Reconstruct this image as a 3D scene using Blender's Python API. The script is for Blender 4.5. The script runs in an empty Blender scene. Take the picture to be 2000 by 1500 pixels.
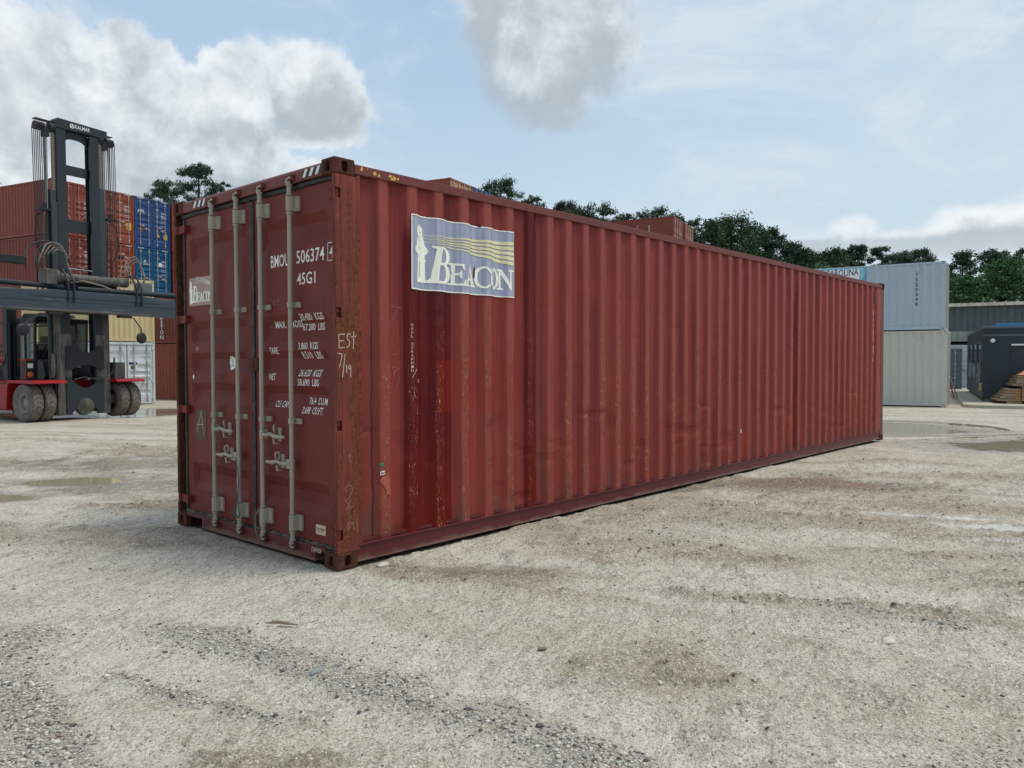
import bpy, bmesh, math, random
import numpy as np
from mathutils import Vector, Matrix
R = math.radians
random.seed(7); rng = np.random.default_rng(11)
S = bpy.context.scene
COL = S.collection

# ------------------------------------------------------------------ camera
CAM = Vector((-3.2473, -4.5469, 1.4676)); YAW = 0.729562; PITCH = -0.028410
cd = bpy.data.cameras.new("camera"); cam = bpy.data.objects.new("camera", cd); COL.objects.link(cam)
cam.location = CAM
cam.rotation_mode = 'XYZ'
cam.rotation_euler = (math.pi/2 + PITCH, 0.0022, YAW - math.pi/2)
cd.sensor_width = 36.0; cd.lens = 1529.86/2000*36.0
cd.clip_start = 0.05; cd.clip_end = 3000
S.camera = cam
FW = Vector((math.cos(YAW), math.sin(YAW), 0)); RT = Vector((math.sin(YAW), -math.cos(YAW), 0))
def cw(lat, dep):                      # metres right of / ahead of the standpoint -> world x, y
    p = CAM + RT*lat + FW*dep
    return (p.x, p.y)
def yaw_of(phi): return R(phi) + YAW - math.pi/2

# ------------------------------------------------------------------ render look
S.view_settings.view_transform = 'Standard'; S.view_settings.look = 'None'
S.view_settings.gamma = 1; S.view_settings.exposure = 0.26
S.cycles.max_bounces = 6

# ------------------------------------------------------------------ node helper
def lin(c): c = c/255.0; return c/12.92 if c <= .04045 else ((c+.055)/1.055)**2.4
def C(r, g, b, k=1.0): return (lin(r)*k, lin(g)*k, lin(b)*k, 1)
class V:
    def __init__(s, g, o): s.g = g; s.o = o
    def _m(s, op, b=None, c=None): return s.g.math(op, s, b, c)
    def __add__(s, b): return s._m('ADD', b)
    __radd__ = __add__
    def __sub__(s, b): return s._m('SUBTRACT', b)
    def __rsub__(s, b): return s.g.math('SUBTRACT', b, s)
    def __mul__(s, b): return s._m('MULTIPLY', b)
    __rmul__ = __mul__
    def __truediv__(s, b): return s._m('DIVIDE', b)
    def max(s, b): return s._m('MAXIMUM', b)
    def min(s, b): return s._m('MINIMUM', b)
    def pow(s, b): return s._m('POWER', b)
    def abs(s): return s._m('ABSOLUTE')
    def gt(s, a, w=0.0): return s.ss(a-w, a+w) if w else s._m('GREATER_THAN', a)
    def lt(s, a, w=0.0): return 1-s.gt(a, w)
    def ss(s, a, b):
        n = s.g.nt.nodes.new('ShaderNodeMapRange'); n.interpolation_type = 'SMOOTHSTEP'
        s.g.link(s, n.inputs[0])
        flip = a > b
        if flip: a, b = b, a
        n.inputs[1].default_value = a; n.inputs[2].default_value = b
        n.inputs[3].default_value = 1 if flip else 0; n.inputs[4].default_value = 0 if flip else 1
        return V(s.g, n.outputs[0])
    def box(s, a, b, w): return s.ss(a-w, a+w)*s.ss(b+w, b-w)
    def clamp(s): return s.max(0).min(1)
class G:
    def __init__(s, nt): s.nt = nt; s.L = nt.links
    def link(s, v, sock):
        if isinstance(v, V): s.L.new(v.o, sock)
        elif v is not None: sock.default_value = v
    def math(s, op, a, b=None, c=None):
        n = s.nt.nodes.new('ShaderNodeMath'); n.operation = op
        s.link(a, n.inputs[0])
        if b is not None: s.link(b, n.inputs[1])
        if c is not None: s.link(c, n.inputs[2])
        return V(s, n.outputs[0])
    def coord(s, kind='Object'):
        n = s.nt.nodes.new('ShaderNodeTexCoord'); return V(s, n.outputs[kind])
    def pos(s): return V(s, s.nt.nodes.new('ShaderNodeNewGeometry').outputs['Position'])
    def sep(s, v):
        n = s.nt.nodes.new('ShaderNodeSeparateXYZ'); s.link(v, n.inputs[0]); return [V(s, n.outputs[i]) for i in range(3)]
    def comb(s, x, y, z):
        n = s.nt.nodes.new('ShaderNodeCombineXYZ')
        for i, q in enumerate((x, y, z)): s.link(q, n.inputs[i])
        return V(s, n.outputs[0])
    def vscale(s, v, sc, off=(0, 0, 0)):
        n = s.nt.nodes.new('ShaderNodeMapping'); s.link(v, n.inputs[0])
        n.inputs['Scale'].default_value = sc; n.inputs['Location'].default_value = off
        return V(s, n.outputs[0])
    def vrot(s, v, ang):
        n = s.nt.nodes.new('ShaderNodeVectorRotate'); n.rotation_type = 'Z_AXIS'; s.link(v, n.inputs['Vector']); n.inputs['Angle'].default_value = -ang
        return V(s, n.outputs[0])
    def vmath(s, op, a, b):
        n = s.nt.nodes.new('ShaderNodeVectorMath'); n.operation = op
        s.link(a, n.inputs[0]); s.link(b, n.inputs[1])
        return V(s, n.outputs[1] if op == 'DOT_PRODUCT' else n.outputs[0])
    def noise(s, v, scale, detail=3, rough=.55, dist=0, col=False, sc=None, off=(0, 0, 0)):
        if sc or off != (0, 0, 0): v = s.vscale(v, sc or (1, 1, 1), off)
        n = s.nt.nodes.new('ShaderNodeTexNoise'); s.link(v, n.inputs['Vector'])
        n.inputs['Scale'].default_value = scale; n.inputs['Detail'].default_value = detail
        n.inputs['Roughness'].default_value = rough; n.inputs['Distortion'].default_value = dist
        return V(s, n.outputs[1 if col else 0])
    def voro(s, v, scale, rand=1, feature='F1', out=0, sc=None):
        if sc: v = s.vscale(v, sc)
        n = s.nt.nodes.new('ShaderNodeTexVoronoi'); s.link(v, n.inputs['Vector']); n.feature = feature
        n.inputs['Scale'].default_value = scale; n.inputs['Randomness'].default_value = rand
        return V(s, n.outputs[out])
    def mix(s, f, a, b, mode='MIX'):
        n = s.nt.nodes.new('ShaderNodeMix'); n.data_type = 'RGBA'; n.blend_type = mode; n.clamp_factor = True
        s.link(f, n.inputs[0]); s.link(a, n.inputs[6]); s.link(b, n.inputs[7]); return V(s, n.outputs[2])
    def attr(s, name):
        n = s.nt.nodes.new('ShaderNodeAttribute'); n.attribute_name = name; return V(s, n.outputs['Fac'])
    def rand(s): return V(s, s.nt.nodes.new('ShaderNodeObjectInfo').outputs['Random'])
    def bump(s, h, dist, strength=1):
        n = s.nt.nodes.new('ShaderNodeBump'); s.link(h, n.inputs['Height'])
        n.inputs['Distance'].default_value = dist; n.inputs['Strength'].default_value = strength
        return V(s, n.outputs[0])
def mat(name, fn=None, color=(.5, .5, .5, 1), rough=.6, metal=0.0, spec=None):
    m = bpy.data.materials.new(name); m.use_nodes = True
    g = G(m.node_tree); b = m.node_tree.nodes['Principled BSDF']; g.b = b
    b.inputs['Base Color'].default_value = color; b.inputs['Roughness'].default_value = rough
    b.inputs['Metallic'].default_value = metal
    if spec is not None: b.inputs['Specular IOR Level'].default_value = spec
    if fn:
        for k, v in fn(g).items(): g.link(v, b.inputs[k])
    return m

# ------------------------------------------------------------------ sky and sun
SUN_EL, SUN_V = 66, Vector((0.32, -0.40, 0))
def build_world():
    w = bpy.data.worlds.new("World"); S.world = w; w.use_nodes = True
    g = G(w.node_tree); N = g.nt.nodes
    bg = N['Background']
    sky = N.new('ShaderNodeTexSky'); sky.sky_type = 'NISHITA'; sky.sun_disc = False
    sky.sun_elevation = R(SUN_EL); sky.sun_rotation = math.atan2(SUN_V.x, SUN_V.y)
    sky.air_density = 1.0; sky.dust_density = 2.0; sky.ozone_density = 1.2
    d = g.coord('Generated')
    x, y, z = g.sep(d)
    fwd = g.vmath('DOT_PRODUCT', d, tuple(FW)); rgt = g.vmath('DOT_PRODUCT', d, tuple(RT))
    az = g.math('ARCTAN2', rgt, fwd); el = g.math('ARCSINE', z)
    warp = g.noise(d, 3.0, 3, .5, col=True)
    dw = g.vmath('ADD', d, g.vmath('SCALE', warp, (0, 0, 0))) if False else d
    n1 = g.noise(dw, 9.0, 10, .60, .25)
    n2 = g.noise(d, 2.2, 5, .55)
    n3 = g.noise(d, 30.0, 7, .62)
    n4 = g.noise(d, 4.0, 6, .6, .3)
    # cumulus banks: azimuth, elevation, half-widths, weight (radians)
    def A(px, py): return (math.atan((px-1000)/1530), math.atan((706-py)/1530*math.cos(math.atan((px-1000)/1530))))
    blobs = [((620, 200), .085, .075, 1.0), ((480, 170), .085, .055, .9), ((400, 225), .10, .07, 1.0), ((700, 235), .05, .05, .7),
             ((255, 95), .05, .035, .7), ((300, 150), .08, .05, .8), ((60, 170), .13, .10, 1.0), ((20, 300), .18, .10, 1.0), ((200, 320), .2, .06, .9),
             ((420, 330), .25, .045, .8), ((1100, 40), .13, .12, .95), ((1180, 120), .08, .06, .8), ((1060, 170), .09, .05, .7), ((1230, 60), .10, .09, .62), ((1120, 215), .06, .04, .5),
             ((1000, -60), .10, .08, .8), ((1940, 452), .11, .030, 1.0), ((1665, 455), .035, .022, .9), ((1790, 478), .18, .022, .95), ((1860, 440), .04, .022, .8), ((1985, 40), .05, .05, .5),
             ((-900, 250), .5, .2, .9), ((-5200, 100), .9, .5, .9), ((7000, 0), .7, .45, .9), ((600, -1400), .8, .40, .9)]
    def field(dx, dy):
        f = None
        for (p, a, b, wt) in blobs:
            c = A(*p)
            u = (az-(c[0]+dx))*(1/a); v = (el-(c[1]+dy))*(1/b)
            q = (u*u+v*v).ss(1.6, 0.0)*wt
            f = q if f is None else f.max(q)
        return f
    nn = (n1-.5)*2.5 + (n3-.5)*.55
    f0 = field(0, 0)+nn*.75
    sh = (0.010, -0.016, -0.030)
    n1b = g.noise(g.vmath('ADD', d, sh), 9.0, 10, .60, .25)
    f1 = field(.006, .028)+((n1b-.5)*2.5+(n3-.5)*.35)*.75
    edge = n4.ss(.42, .62)*az.ss(.15, -.05).max(.25)                                    # crisp here, frayed there
    dens = f0.ss(.42, .62)*edge+f0.ss(.20, .95)*(1-edge)
    shade = ((f1-f0)*.85+.52).clamp()
    core = f0.ss(.7, 1.5)*el.ss(.10, .22)
    shade = (shade+el.ss(.24, .12)*.25).clamp()
    lower = el.ss(.46, .02)
    skyc = g.mix(1.0, V(g, sky.outputs[0]), (.135, .135, .135, 1), 'MULTIPLY')
    c_blue = g.mix(lower, C(150, 180, 210), C(190, 209, 220))
    base = g.mix(.88, skyc, c_blue)
    wisp = g.noise(g.vmath('ADD', d, (3, 1, 0)), 3.4, 9, .66, .9, sc=(1, 1, 2.6))
    right = az.ss(-.35, .45)
    thin = wisp.ss(.44, .72)*(.35+right*.45)
    base = g.mix((n2.ss(.3, .7)*.3+right*.34+.08).clamp(), base, C(190, 206, 217))
    base = g.mix(thin, base, C(208, 218, 224))
    base = g.mix(g.noise(d, 5.0, 8, .65, .6, sc=(1, 1, 2.2), off=(7, 0, 0)).ss(.56, .74)*.35, base, C(178, 194, 210))
    ccol = g.mix(shade.ss(.18, .82), C(164, 174, 182), C(228, 232, 234))
    ccol = g.mix(core*.6, ccol, C(176, 184, 190))
    ccol = g.mix(n3.ss(.45, .7)*.25, ccol, C(194, 201, 206))
    ccol = g.mix(el.ss(.17, .07)*.65, ccol, C(200, 210, 216))
    col = g.mix(dens*.94, base, ccol)
    col = g.mix(z.ss(.0, -.03), col, C(150, 148, 140))
    g.link(col, bg.inputs[0]); bg.inputs[1].default_value = 1.0
build_world()
sd = bpy.data.lights.new("sun", 'SUN'); sd.energy = 2.0; sd.angle = R(24); sd.color = (1, .955, .885)
so = bpy.data.objects.new("sun", sd); COL.objects.link(so)
sv = Vector((SUN_V.x, SUN_V.y, SUN_V.xy.length*math.tan(R(SUN_EL))))
so.rotation_euler = sv.to_track_quat('Z', 'Y').to_euler(); so.location = (0, -20, 40)

# ------------------------------------------------------------------ mesh helper
class MB:
    def __init__(s): s.v = []; s.f = []
    def add(s, vs, fs):
        o = len(s.v); s.v += [tuple(p) for p in vs]; s.f += [tuple(o+i for i in f) for f in fs]; return s
    def box(s, x0, x1, y0, y1, z0, z1, M=None):
        vs = [(x, y, z) for z in (z0, z1) for y in (y0, y1) for x in (x0, x1)]
        if M is not None: vs = [tuple(M @ Vector(p)) for p in vs]
        return s.add(vs, [(0, 2, 3, 1), (4, 5, 7, 6), (0, 1, 5, 4), (2, 6, 7, 3), (0, 4, 6, 2), (1, 3, 7, 5)])
    def obox(s, c, sx, sy, sz, rz=0, rx=0, ry=0):
        M = Matrix.Translation(c) @ Matrix.Rotation(rz, 4, 'Z') @ Matrix.Rotation(ry, 4, 'Y') @ Matrix.Rotation(rx, 4, 'X')
        return s.box(-sx/2, sx/2, -sy/2, sy/2, -sz/2, sz/2, M)
    def cyl(s, p0, p1, r0, r1=None, n=12, cap=True):
        r1 = r0 if r1 is None else r1
        return s.tube([p0, p1], [r0, r1], n, cap)
    def tube(s, path, r, n=8, cap=True):
        path = [Vector(p) for p in path]; m = len(path)
        if not hasattr(r, '__len__'): r = [r]*m
        o = len(s.v); up = None
        for i, p in enumerate(path):
            t = (path[min(i+1, m-1)]-path[max(i-1, 0)])
            if t.length < 1e-9: t = Vector((0, 0, 1))
            t.normalize()
            if up is None:
                up = Vector((0, 0, 1)) if abs(t.z) < .9 else Vector((1, 0, 0))
            a = t.cross(up).normalized(); b = t.cross(a).normalized(); up = a.cross(t).normalized()*1.0
            up = -b
            for k in range(n):
                an = 2*math.pi*k/n; q = p + (a*math.cos(an)+b*math.sin(an))*r[i]; s.v.append(tuple(q))
        for i in range(m-1):
            for k in range(n):
                k2 = (k+1) % n
                s.f.append((o+i*n+k, o+i*n+k2, o+(i+1)*n+k2, o+(i+1)*n+k))
        if cap:
            s.f.append(tuple(o+k for k in range(n))[::-1]); s.f.append(tuple(o+(m-1)*n+k for k in range(n)))
        return s
    def prism(s, poly, axis, a, b):
        # poly in the two other axes (x,y,z order), extruded along axis
        def P(p, t):
            q = list(p); q.insert(axis, t); return q
        n = len(poly)
        vs = [P(p, a) for p in poly]+[P(p, b) for p in poly]
        fs = [tuple(range(n))[::-1], tuple(range(n, 2*n))]+[(i, (i+1) % n, n+(i+1) % n, n+i) for i in range(n)]
        return s.add(vs, fs)
    def lathe(s, prof, c, axis=1, n=28):
        # prof: (r, t) pairs, t along axis
        o = len(s.v); m = len(prof)
        for (r, t) in prof:
            for k in range(n):
                an = 2*math.pi*k/n; u, w = r*math.cos(an), r*math.sin(an)
                q = [u, w]; q.insert(axis, t); s.v.append((c[0]+q[0], c[1]+q[1], c[2]+q[2]))
        for i in range(m-1):
            for k in range(n):
                k2 = (k+1) % n; s.f.append((o+i*n+k, o+i*n+k2, o+(i+1)*n+k2, o+(i+1)*n+k))
        return s
    def mesh(s, name, m=None, smooth=False):
        me = bpy.data.meshes.new(name); me.from_pydata(s.v, [], s.f); me.update()
        bm = bmesh.new(); bm.from_mesh(me); bmesh.ops.recalc_face_normals(bm, faces=bm.faces); bm.to_mesh(me); bm.free()
        if smooth: me.polygons.foreach_set('use_smooth', [True]*len(me.polygons))
        if m: me.materials.append(m)
        return me
    def build(s, name, m, parent=None, smooth=False, bevel=0):
        o = obj(name, s.mesh(name, m, smooth), parent)
        if bevel:
            b = o.modifiers.new('bevel', 'BEVEL'); b.width = bevel; b.segments = 2; b.limit_method = 'ANGLE'; b.angle_limit = R(40)
        if smooth and not bevel:
            pass
        return o
def obj(name, me, parent=None):
    o = bpy.data.objects.new(name, me); COL.objects.link(o)
    if parent is not None: o.parent = parent
    return o
def thing(name, label, cat, loc=(0, 0, 0), rz=0, group=None):
    o = bpy.data.objects.new(name, None); COL.objects.link(o); o.location = loc; o.rotation_euler = (0, 0, rz)
    o.empty_display_size = .3
    o['label'] = label; o['category'] = cat
    if group: o['group'] = group
    return o
def tag(o, label=None, cat=None, group=None, kind=None):
    for k, v in (('label', label), ('category', cat), ('group', group), ('kind', kind)):
        if v: o[k] = v
    return o
def usemat(o, m):                       # material on the object, mesh data shared
    if not o.data.materials: o.data.materials.append(None)
    o.material_slots[0].link = 'OBJECT'; o.material_slots[0].material = m
    return o
def eval_mesh(o, name):
    dg = bpy.context.evaluated_depsgraph_get(); me = bpy.data.meshes.new_from_object(o.evaluated_get(dg)); me.name = name; return me
def drape(me, axis, cuts, disp_axis, fn):
    """cut a flat mesh at every fold of the panel and press it onto the panel's profile"""
    bm = bmesh.new(); bm.from_mesh(me)
    lo = min(v.co[axis] for v in bm.verts); hi = max(v.co[axis] for v in bm.verts)
    for c in cuts:
        if lo < c < hi:
            co = Vector((0, 0, 0)); co[axis] = c; no = Vector((0, 0, 0)); no[axis] = 1
            bmesh.ops.bisect_plane(bm, geom=bm.verts[:]+bm.edges[:]+bm.faces[:], plane_co=co, plane_no=no, dist=1e-6)
    for v in bm.verts: v.co[disp_axis] = fn(v.co[axis], v.co)
    bm.to_mesh(me); bm.free(); return me
def merge(meshes, name):
    bm = bmesh.new()
    for m in meshes: bm.from_mesh(m)
    me = bpy.data.meshes.new(name); bm.to_mesh(me); bm.free(); return me
def map_mesh(me, M):
    me.transform(M); return me
def text_flat(s, w, h, shear=0.0):
    """text as a flat mesh filling the box 0..w, 0..h"""
    cu = bpy.data.curves.new('t', 'FONT'); cu.body = s; cu.size = 1; cu.resolution_u = 2; cu.shear = shear; cu.offset = .010
    o = bpy.data.objects.new('t', cu); COL.objects.link(o)
    me = eval_mesh(o, 't'); bpy.data.objects.remove(o)
    xs = [v.co.x for v in me.vertices]; ys = [v.co.y for v in me.vertices]
    x0, x1, y0, y1 = min(xs), max(xs), min(ys), max(ys)
    for v in me.vertices: v.co = ((v.co.x-x0)/(x1-x0)*w, (v.co.y-y0)/(y1-y0)*h, 0)
    return me
def poly_flat(loops, off=0.0):
    """flat filled mesh from closed outlines (inner ones are holes)"""
    cu = bpy.data.curves.new('p', 'CURVE'); cu.dimensions = '2D'; cu.fill_mode = 'FRONT'; cu.offset = off
    for lp in loops:
        sp = cu.splines.new('POLY'); sp.points.add(len(lp)-1); sp.use_cyclic_u = True
        for i, p in enumerate(lp): sp.points[i].co = (p[0], p[1], 0, 1)
    o = bpy.data.objects.new('p', cu); COL.objects.link(o); me = eval_mesh(o, 'p'); bpy.data.objects.remove(o); return me
def strokes_flat(lines, w):
    vs, fs = [], []
    for ln in lines:
        pts = [Vector(p) for p in ln]
        for i in range(len(pts)-1):
            a, b = pts[i], pts[i+1]; d = (b-a)
            if d.length < 1e-6: continue
            d.normalize(); n = Vector((-d.y, d.x))*w/2
            if i: a = a+d*w*.35
            k = len(vs); vs += [(q.x, q.y, 0) for q in (a-n, b-n, b+n, a+n)]; fs.append((k, k+1, k+2, k+3))
    me = bpy.data.meshes.new('s'); me.from_pydata(vs, [], fs); return me
def on_door(me, y, z, x=0.0):           # flat (u,v) -> door plane: u runs right in the picture (towards -Y)
    return map_mesh(me, Matrix(((0, 0, 1, x), (-1, 0, 0, y), (0, 1, 0, z), (0, 0, 0, 1))))
def on_side(me, x, z, y=0.0):           # flat (u,v) -> side plane, u towards +X
    return map_mesh(me, Matrix(((1, 0, 0, x), (0, 0, -1, y), (0, 1, 0, z), (0, 0, 0, 1))))

# ------------------------------------------------------------------ numpy noise
def vnoise(x, y, seed=0):
    r = np.random.default_rng(seed); T = r.random((256, 256)).astype(np.float32)
    xi = np.floor(x).astype(np.int64); yi = np.floor(y).astype(np.int64); fx = (x-xi); fy = (y-yi)
    fx = fx*fx*(3-2*fx); fy = fy*fy*(3-2*fy)
    a = T[xi & 255, yi & 255]; b = T[(xi+1) & 255, yi & 255]; c = T[xi & 255, (yi+1) & 255]; d = T[(xi+1) & 255, (yi+1) & 255]
    return (a*(1-fx)+b*fx)*(1-fy)+(c*(1-fx)+d*fx)*fy
def fbm(x, y, sc, oct=4, seed=0, rough=.5):
    t = 0; a = 1; s = 0
    for i in range(oct):
        t = t+a*vnoise(x*sc+i*17.3, y*sc+i*9.1, seed+i); s += a; a *= rough; sc *= 2.03
    return t/s
def sst(a, b, x):
    t = np.clip((x-a)/(b-a), 0, 1); return t*t*(3-2*t)
def macro(x, y):
    d = (x-CAM.x)*FW.x+(y-CAM.y)*FW.y
    return -.28*sst(13, 22, d)-.17*sst(33, 41, d)
def gz(x, y): return float(macro(np.array(float(x)), np.array(float(y))))

# ------------------------------------------------------------------ ground
PUD = [  # lat, depth, half-lat, half-depth, rotation, level
    (8.4, 19.2, 2.3, 1.8, 0.0, -.15), (10.3, 13.8, 2.75, 1.2, 0.12, -.03),
    (-5.55, 9.75, .62, .36, 0.1, -.022), (-5.95, 8.55, .62, .3, 0, -.022),
    (-13.6, 27.6, 3.4, 2.2, 0.3, -.30), (-4.05, 11.6, .5, .22, 0, -.02), (-3.95, 13.0, .45, .2, 0, -.035)]
def puddle_mask(lat, dep, P, grow=1.0, seed=3):
    u = lat-P[0]; v = dep-P[1]; c, s_ = math.cos(P[4]), math.sin(P[4])
    a = (u*c+v*s_)/(P[2]*grow); b = (-u*s_+v*c)/(P[3]*grow)
    r = np.sqrt(a*a+b*b)
    k = 1.0/min(1.2, P[2])
    return r+(fbm(lat+50, dep+50, 1.1*k, 4, seed)-.5)*.75
def seg_dist(x, y, pts):
    best = np.full(x.shape, 1e9, np.float32)
    for (ax, ay), (bx, by) in zip(pts[:-1], pts[1:]):
        dx, dy = bx-ax, by-ay; t = np.clip(((x-ax)*dx+(y-ay)*dy)/(dx*dx+dy*dy), 0, 1)
        best = np.minimum(best, np.hypot(x-ax-t*dx, y-ay-t*dy))
    return best
# gravel windrows pushed up between wheel tracks (lat, depth along the ground)
BANDS = [([(-1.94, 4.24), (-1.28, 3.91), (-.81, 3.54), (-.43, 3.31), (0.0, 3.02), (.35, 2.72)], .17),
         ([(-1.9, 3.68), (-1.76, 3.6), (-1.45, 3.41), (-1.24, 3.31), (-.95, 3.15)], .06),
         ([(-2.75, 4.25), (-2.47, 3.78), (-2.09, 3.36), (-1.72, 2.92), (-1.5, 2.6)], .15),
         ([(-2.9, 4.3), (-2.54, 4.2)], .10),
         ([(1.9, 4.75), (2.2, 4.5), (2.5, 4.3)], .06)]
MUDS = [(1.9, 7.2, 2.6, .5, -.10), (4.6, 7.8, 2.2, .35, -.25), (5.0, 6.0, 2.6, .22, -.35), (3.8, 9.2, 1.8, .4, -.1),
        (.55, 3.7, .55, .3, 0), (2.2, 4.6, 1.6, .14, -.3), (-3.4, 8.2, 1.2, .25, .1), (-2.2, 6.9, 1.1, .22, 0), (-5.0, 13, 2.5, .8, 0),
        (6.3, 9.9, 2.4, .4, -.1), (-.3, 5.5, .9, .22, -.1), (1.0, 5.9, 1.3, .2, -.2), (3.2, 3.2, 1.3, .15, -.4), (-1.0, 2.75, .5, .15, -.2)]
WETS = [(3.4, 9.35, 1.5, .55, -.1), (1.6, 9.0, .8, .3, .1),
        (-4.4, 9.3, 1.6, .7, 0.05), (-5.6, 11.5, 2.2, .9, 0), (9.4, 16.6, 3.2, .8, 0), (-3.4, 10.6, .9, .4, 0), (-4.0, 14.5, 2, .8, 0), (-.05, 5.6, .5, .2, 0)]
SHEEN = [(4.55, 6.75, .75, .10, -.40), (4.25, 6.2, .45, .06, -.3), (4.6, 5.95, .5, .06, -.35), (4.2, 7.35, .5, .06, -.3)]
TRACKS = [([(-2.47, 4.2), (-2.05, 3.6), (-1.54, 3.02), (-1.3, 2.83)], .10), ([(-2.43, 4.37), (-1.51, 3.84), (-.88, 3.38), (-.4, 3.06), (0, 2.83)], .12), ([(-1.3, 4.6), (-.5, 4.0), (.2, 3.4), (.9, 2.7)], .12), ([(.4, 5.2), (1.6, 4.4), (3.0, 3.6)], .15), ([(.9, 5.9), (2.4, 5.0), (4.0, 4.3)], .15), ([(-6, 11), (-4.2, 7.0), (-3.0, 5.6), (-1.6, 4.9)], .18)]
def ground_fields(x, y):
    lat = (x-CAM.x)*RT.x+(y-CAM.y)*RT.y; dep = (x-CAM.x)*FW.x+(y-CAM.y)*FW.y
    near = sst(30, 12, np.hypot(lat, dep))
    h = macro(x, y)-.006
    wx = lat+ (fbm(lat, dep, .5, 3, 77)-.5)*1.2; wy = dep+(fbm(lat, dep, .5, 3, 78)-.5)*1.2
    g = np.zeros_like(h)
    for pts, w in BANDS:
        d = seg_dist(lat, dep, pts)
        g = np.maximum(g, sst(w*1.7, w*.2, d+(fbm(lat, dep, 4, 4, 21)-.5)*w*2.4))
    tr = fbm(wx*.35+wy*.10, wy*1.5+wx*.55, 1.0, 5, 31)                 # long drag marks
    sp = fbm(lat, dep, 1.3, 4, 35)
    g = np.clip(g+sst(.64, .76, fbm(wx*.6, wy*1.3, .8, 4, 36))*sst(11, 4, dep)*.4, 0, 1)
    def blobs(L, seed, amt):
        m = np.zeros_like(h)
        for (a, b, ra, rb, ro) in L:
            u = wx*.4+lat*.6-a; v = wy*.4+dep*.6-b; c, s_ = math.cos(ro), math.sin(ro)
            r = np.sqrt(((u*c+v*s_)/ra)**2+((-u*s_+v*c)/rb)**2)
            m = np.maximum(m, sst(1.35, .35, r+(fbm(lat, dep, 2.6, 5, seed, .6)-.5)*amt))
        return m
    mud = blobs(MUDS, 41, 1.7)
    mud = np.clip(mud*.85+sst(.50, .64, tr)*.65*sst(3.2, 5.5, dep), 0, 1)*(1-g)
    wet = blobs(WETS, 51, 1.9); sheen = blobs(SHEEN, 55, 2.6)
    pale = sst(.5, .68, fbm(wx*.5+wy*.2, wy*1.6+wx*.5, .9, 5, 61))
    tk = np.zeros_like(h)
    for pts, w in TRACKS:
        d = seg_dist(lat, dep, pts)+(fbm(lat, dep, 1.6, 3, 25)-.5)*.10
        tk = np.maximum(tk, sst(w*1.5, w*.6, d))
    pale = np.clip(pale+tk*.8, 0, 1); mud = mud*(1-tk*.6); g = g*(1-tk*.7)
    lug = np.abs(np.sin((lat*.8+dep*1.3)*34+np.sin(lat*9)*1.2))
    h = h-tk*.010+tk*.004*sst(.75, 1, lug)
    # relief
    h = h+(fbm(lat, dep, .35, 3, 1)-.5)*.05*near
    h = h+(tr-.5)*.035*near*(1-wet*.6)
    fine = fbm(lat, dep, 9, 4, 5, .6); cl = fbm(lat*1.0, dep*1.6, 5.5, 4, 6, .62)
    h = h+(fine-.5)*.012*near
    crumb = sst(.55, .68, cl)*sst(.25, .75, mud+sst(.5, .64, sp)*.6)
    h = h+crumb*.024*near*(1-wet*.8)
    ridg = 1-np.abs(fbm(lat*.8, dep*2.2, 2.6, 4, 9)-.5)*2
    h = h+sst(.90, 1.0, ridg)*.010*near*(1-g)
    h = h+g*.018*(.6+fine)
    # keep the ground level and clear where the big container stands
    h = h-sheen*.012
    foot = sst(.5, 0, np.maximum(np.maximum(-.1-x, x-12.3), np.maximum(-.1-y, y-2.6)))*.85
    h = h*(1-foot)+(macro(x, y)-.006)*foot
    under = sst(0, .12, np.minimum(np.minimum(x-.05, 12.15-x), np.minimum(y-.05, 2.39-y)))
    h = h-.05*under
    bank = sst(.16, .0, np.abs(y+.03))*sst(.1, .6, x)*sst(12.2, 11.8, x)*sst(-.02, -.0, -y-.0+.0)+sst(.14, 0, np.abs(y+.05))*sst(.25, .6, x)*sst(12.2, 11.9, x)*(y < .02)
    h = h+np.clip(bank, 0, 1)*sst(.42, .75, fbm(x, y, 2.6, 5, 101, .7))*.026
    wetp = wet.copy()
    for i, P in enumerate(PUD):
        r = puddle_mask(lat, dep, P, 1, 3+i)
        ou = sst(1.9, 1.15, r); inn = sst(1.15, .75, r)
        h = h*(1-ou)+(P[5]+.006+(fine-.5)*.012+(cl-.5)*.012)*ou - inn*.045
        wetp = np.maximum(wetp, sst(1.55, 1.0, r)*.9)
    # concrete apron in front of the shed
    return h, g, mud, wetp, pale, crumb, sheen
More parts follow.
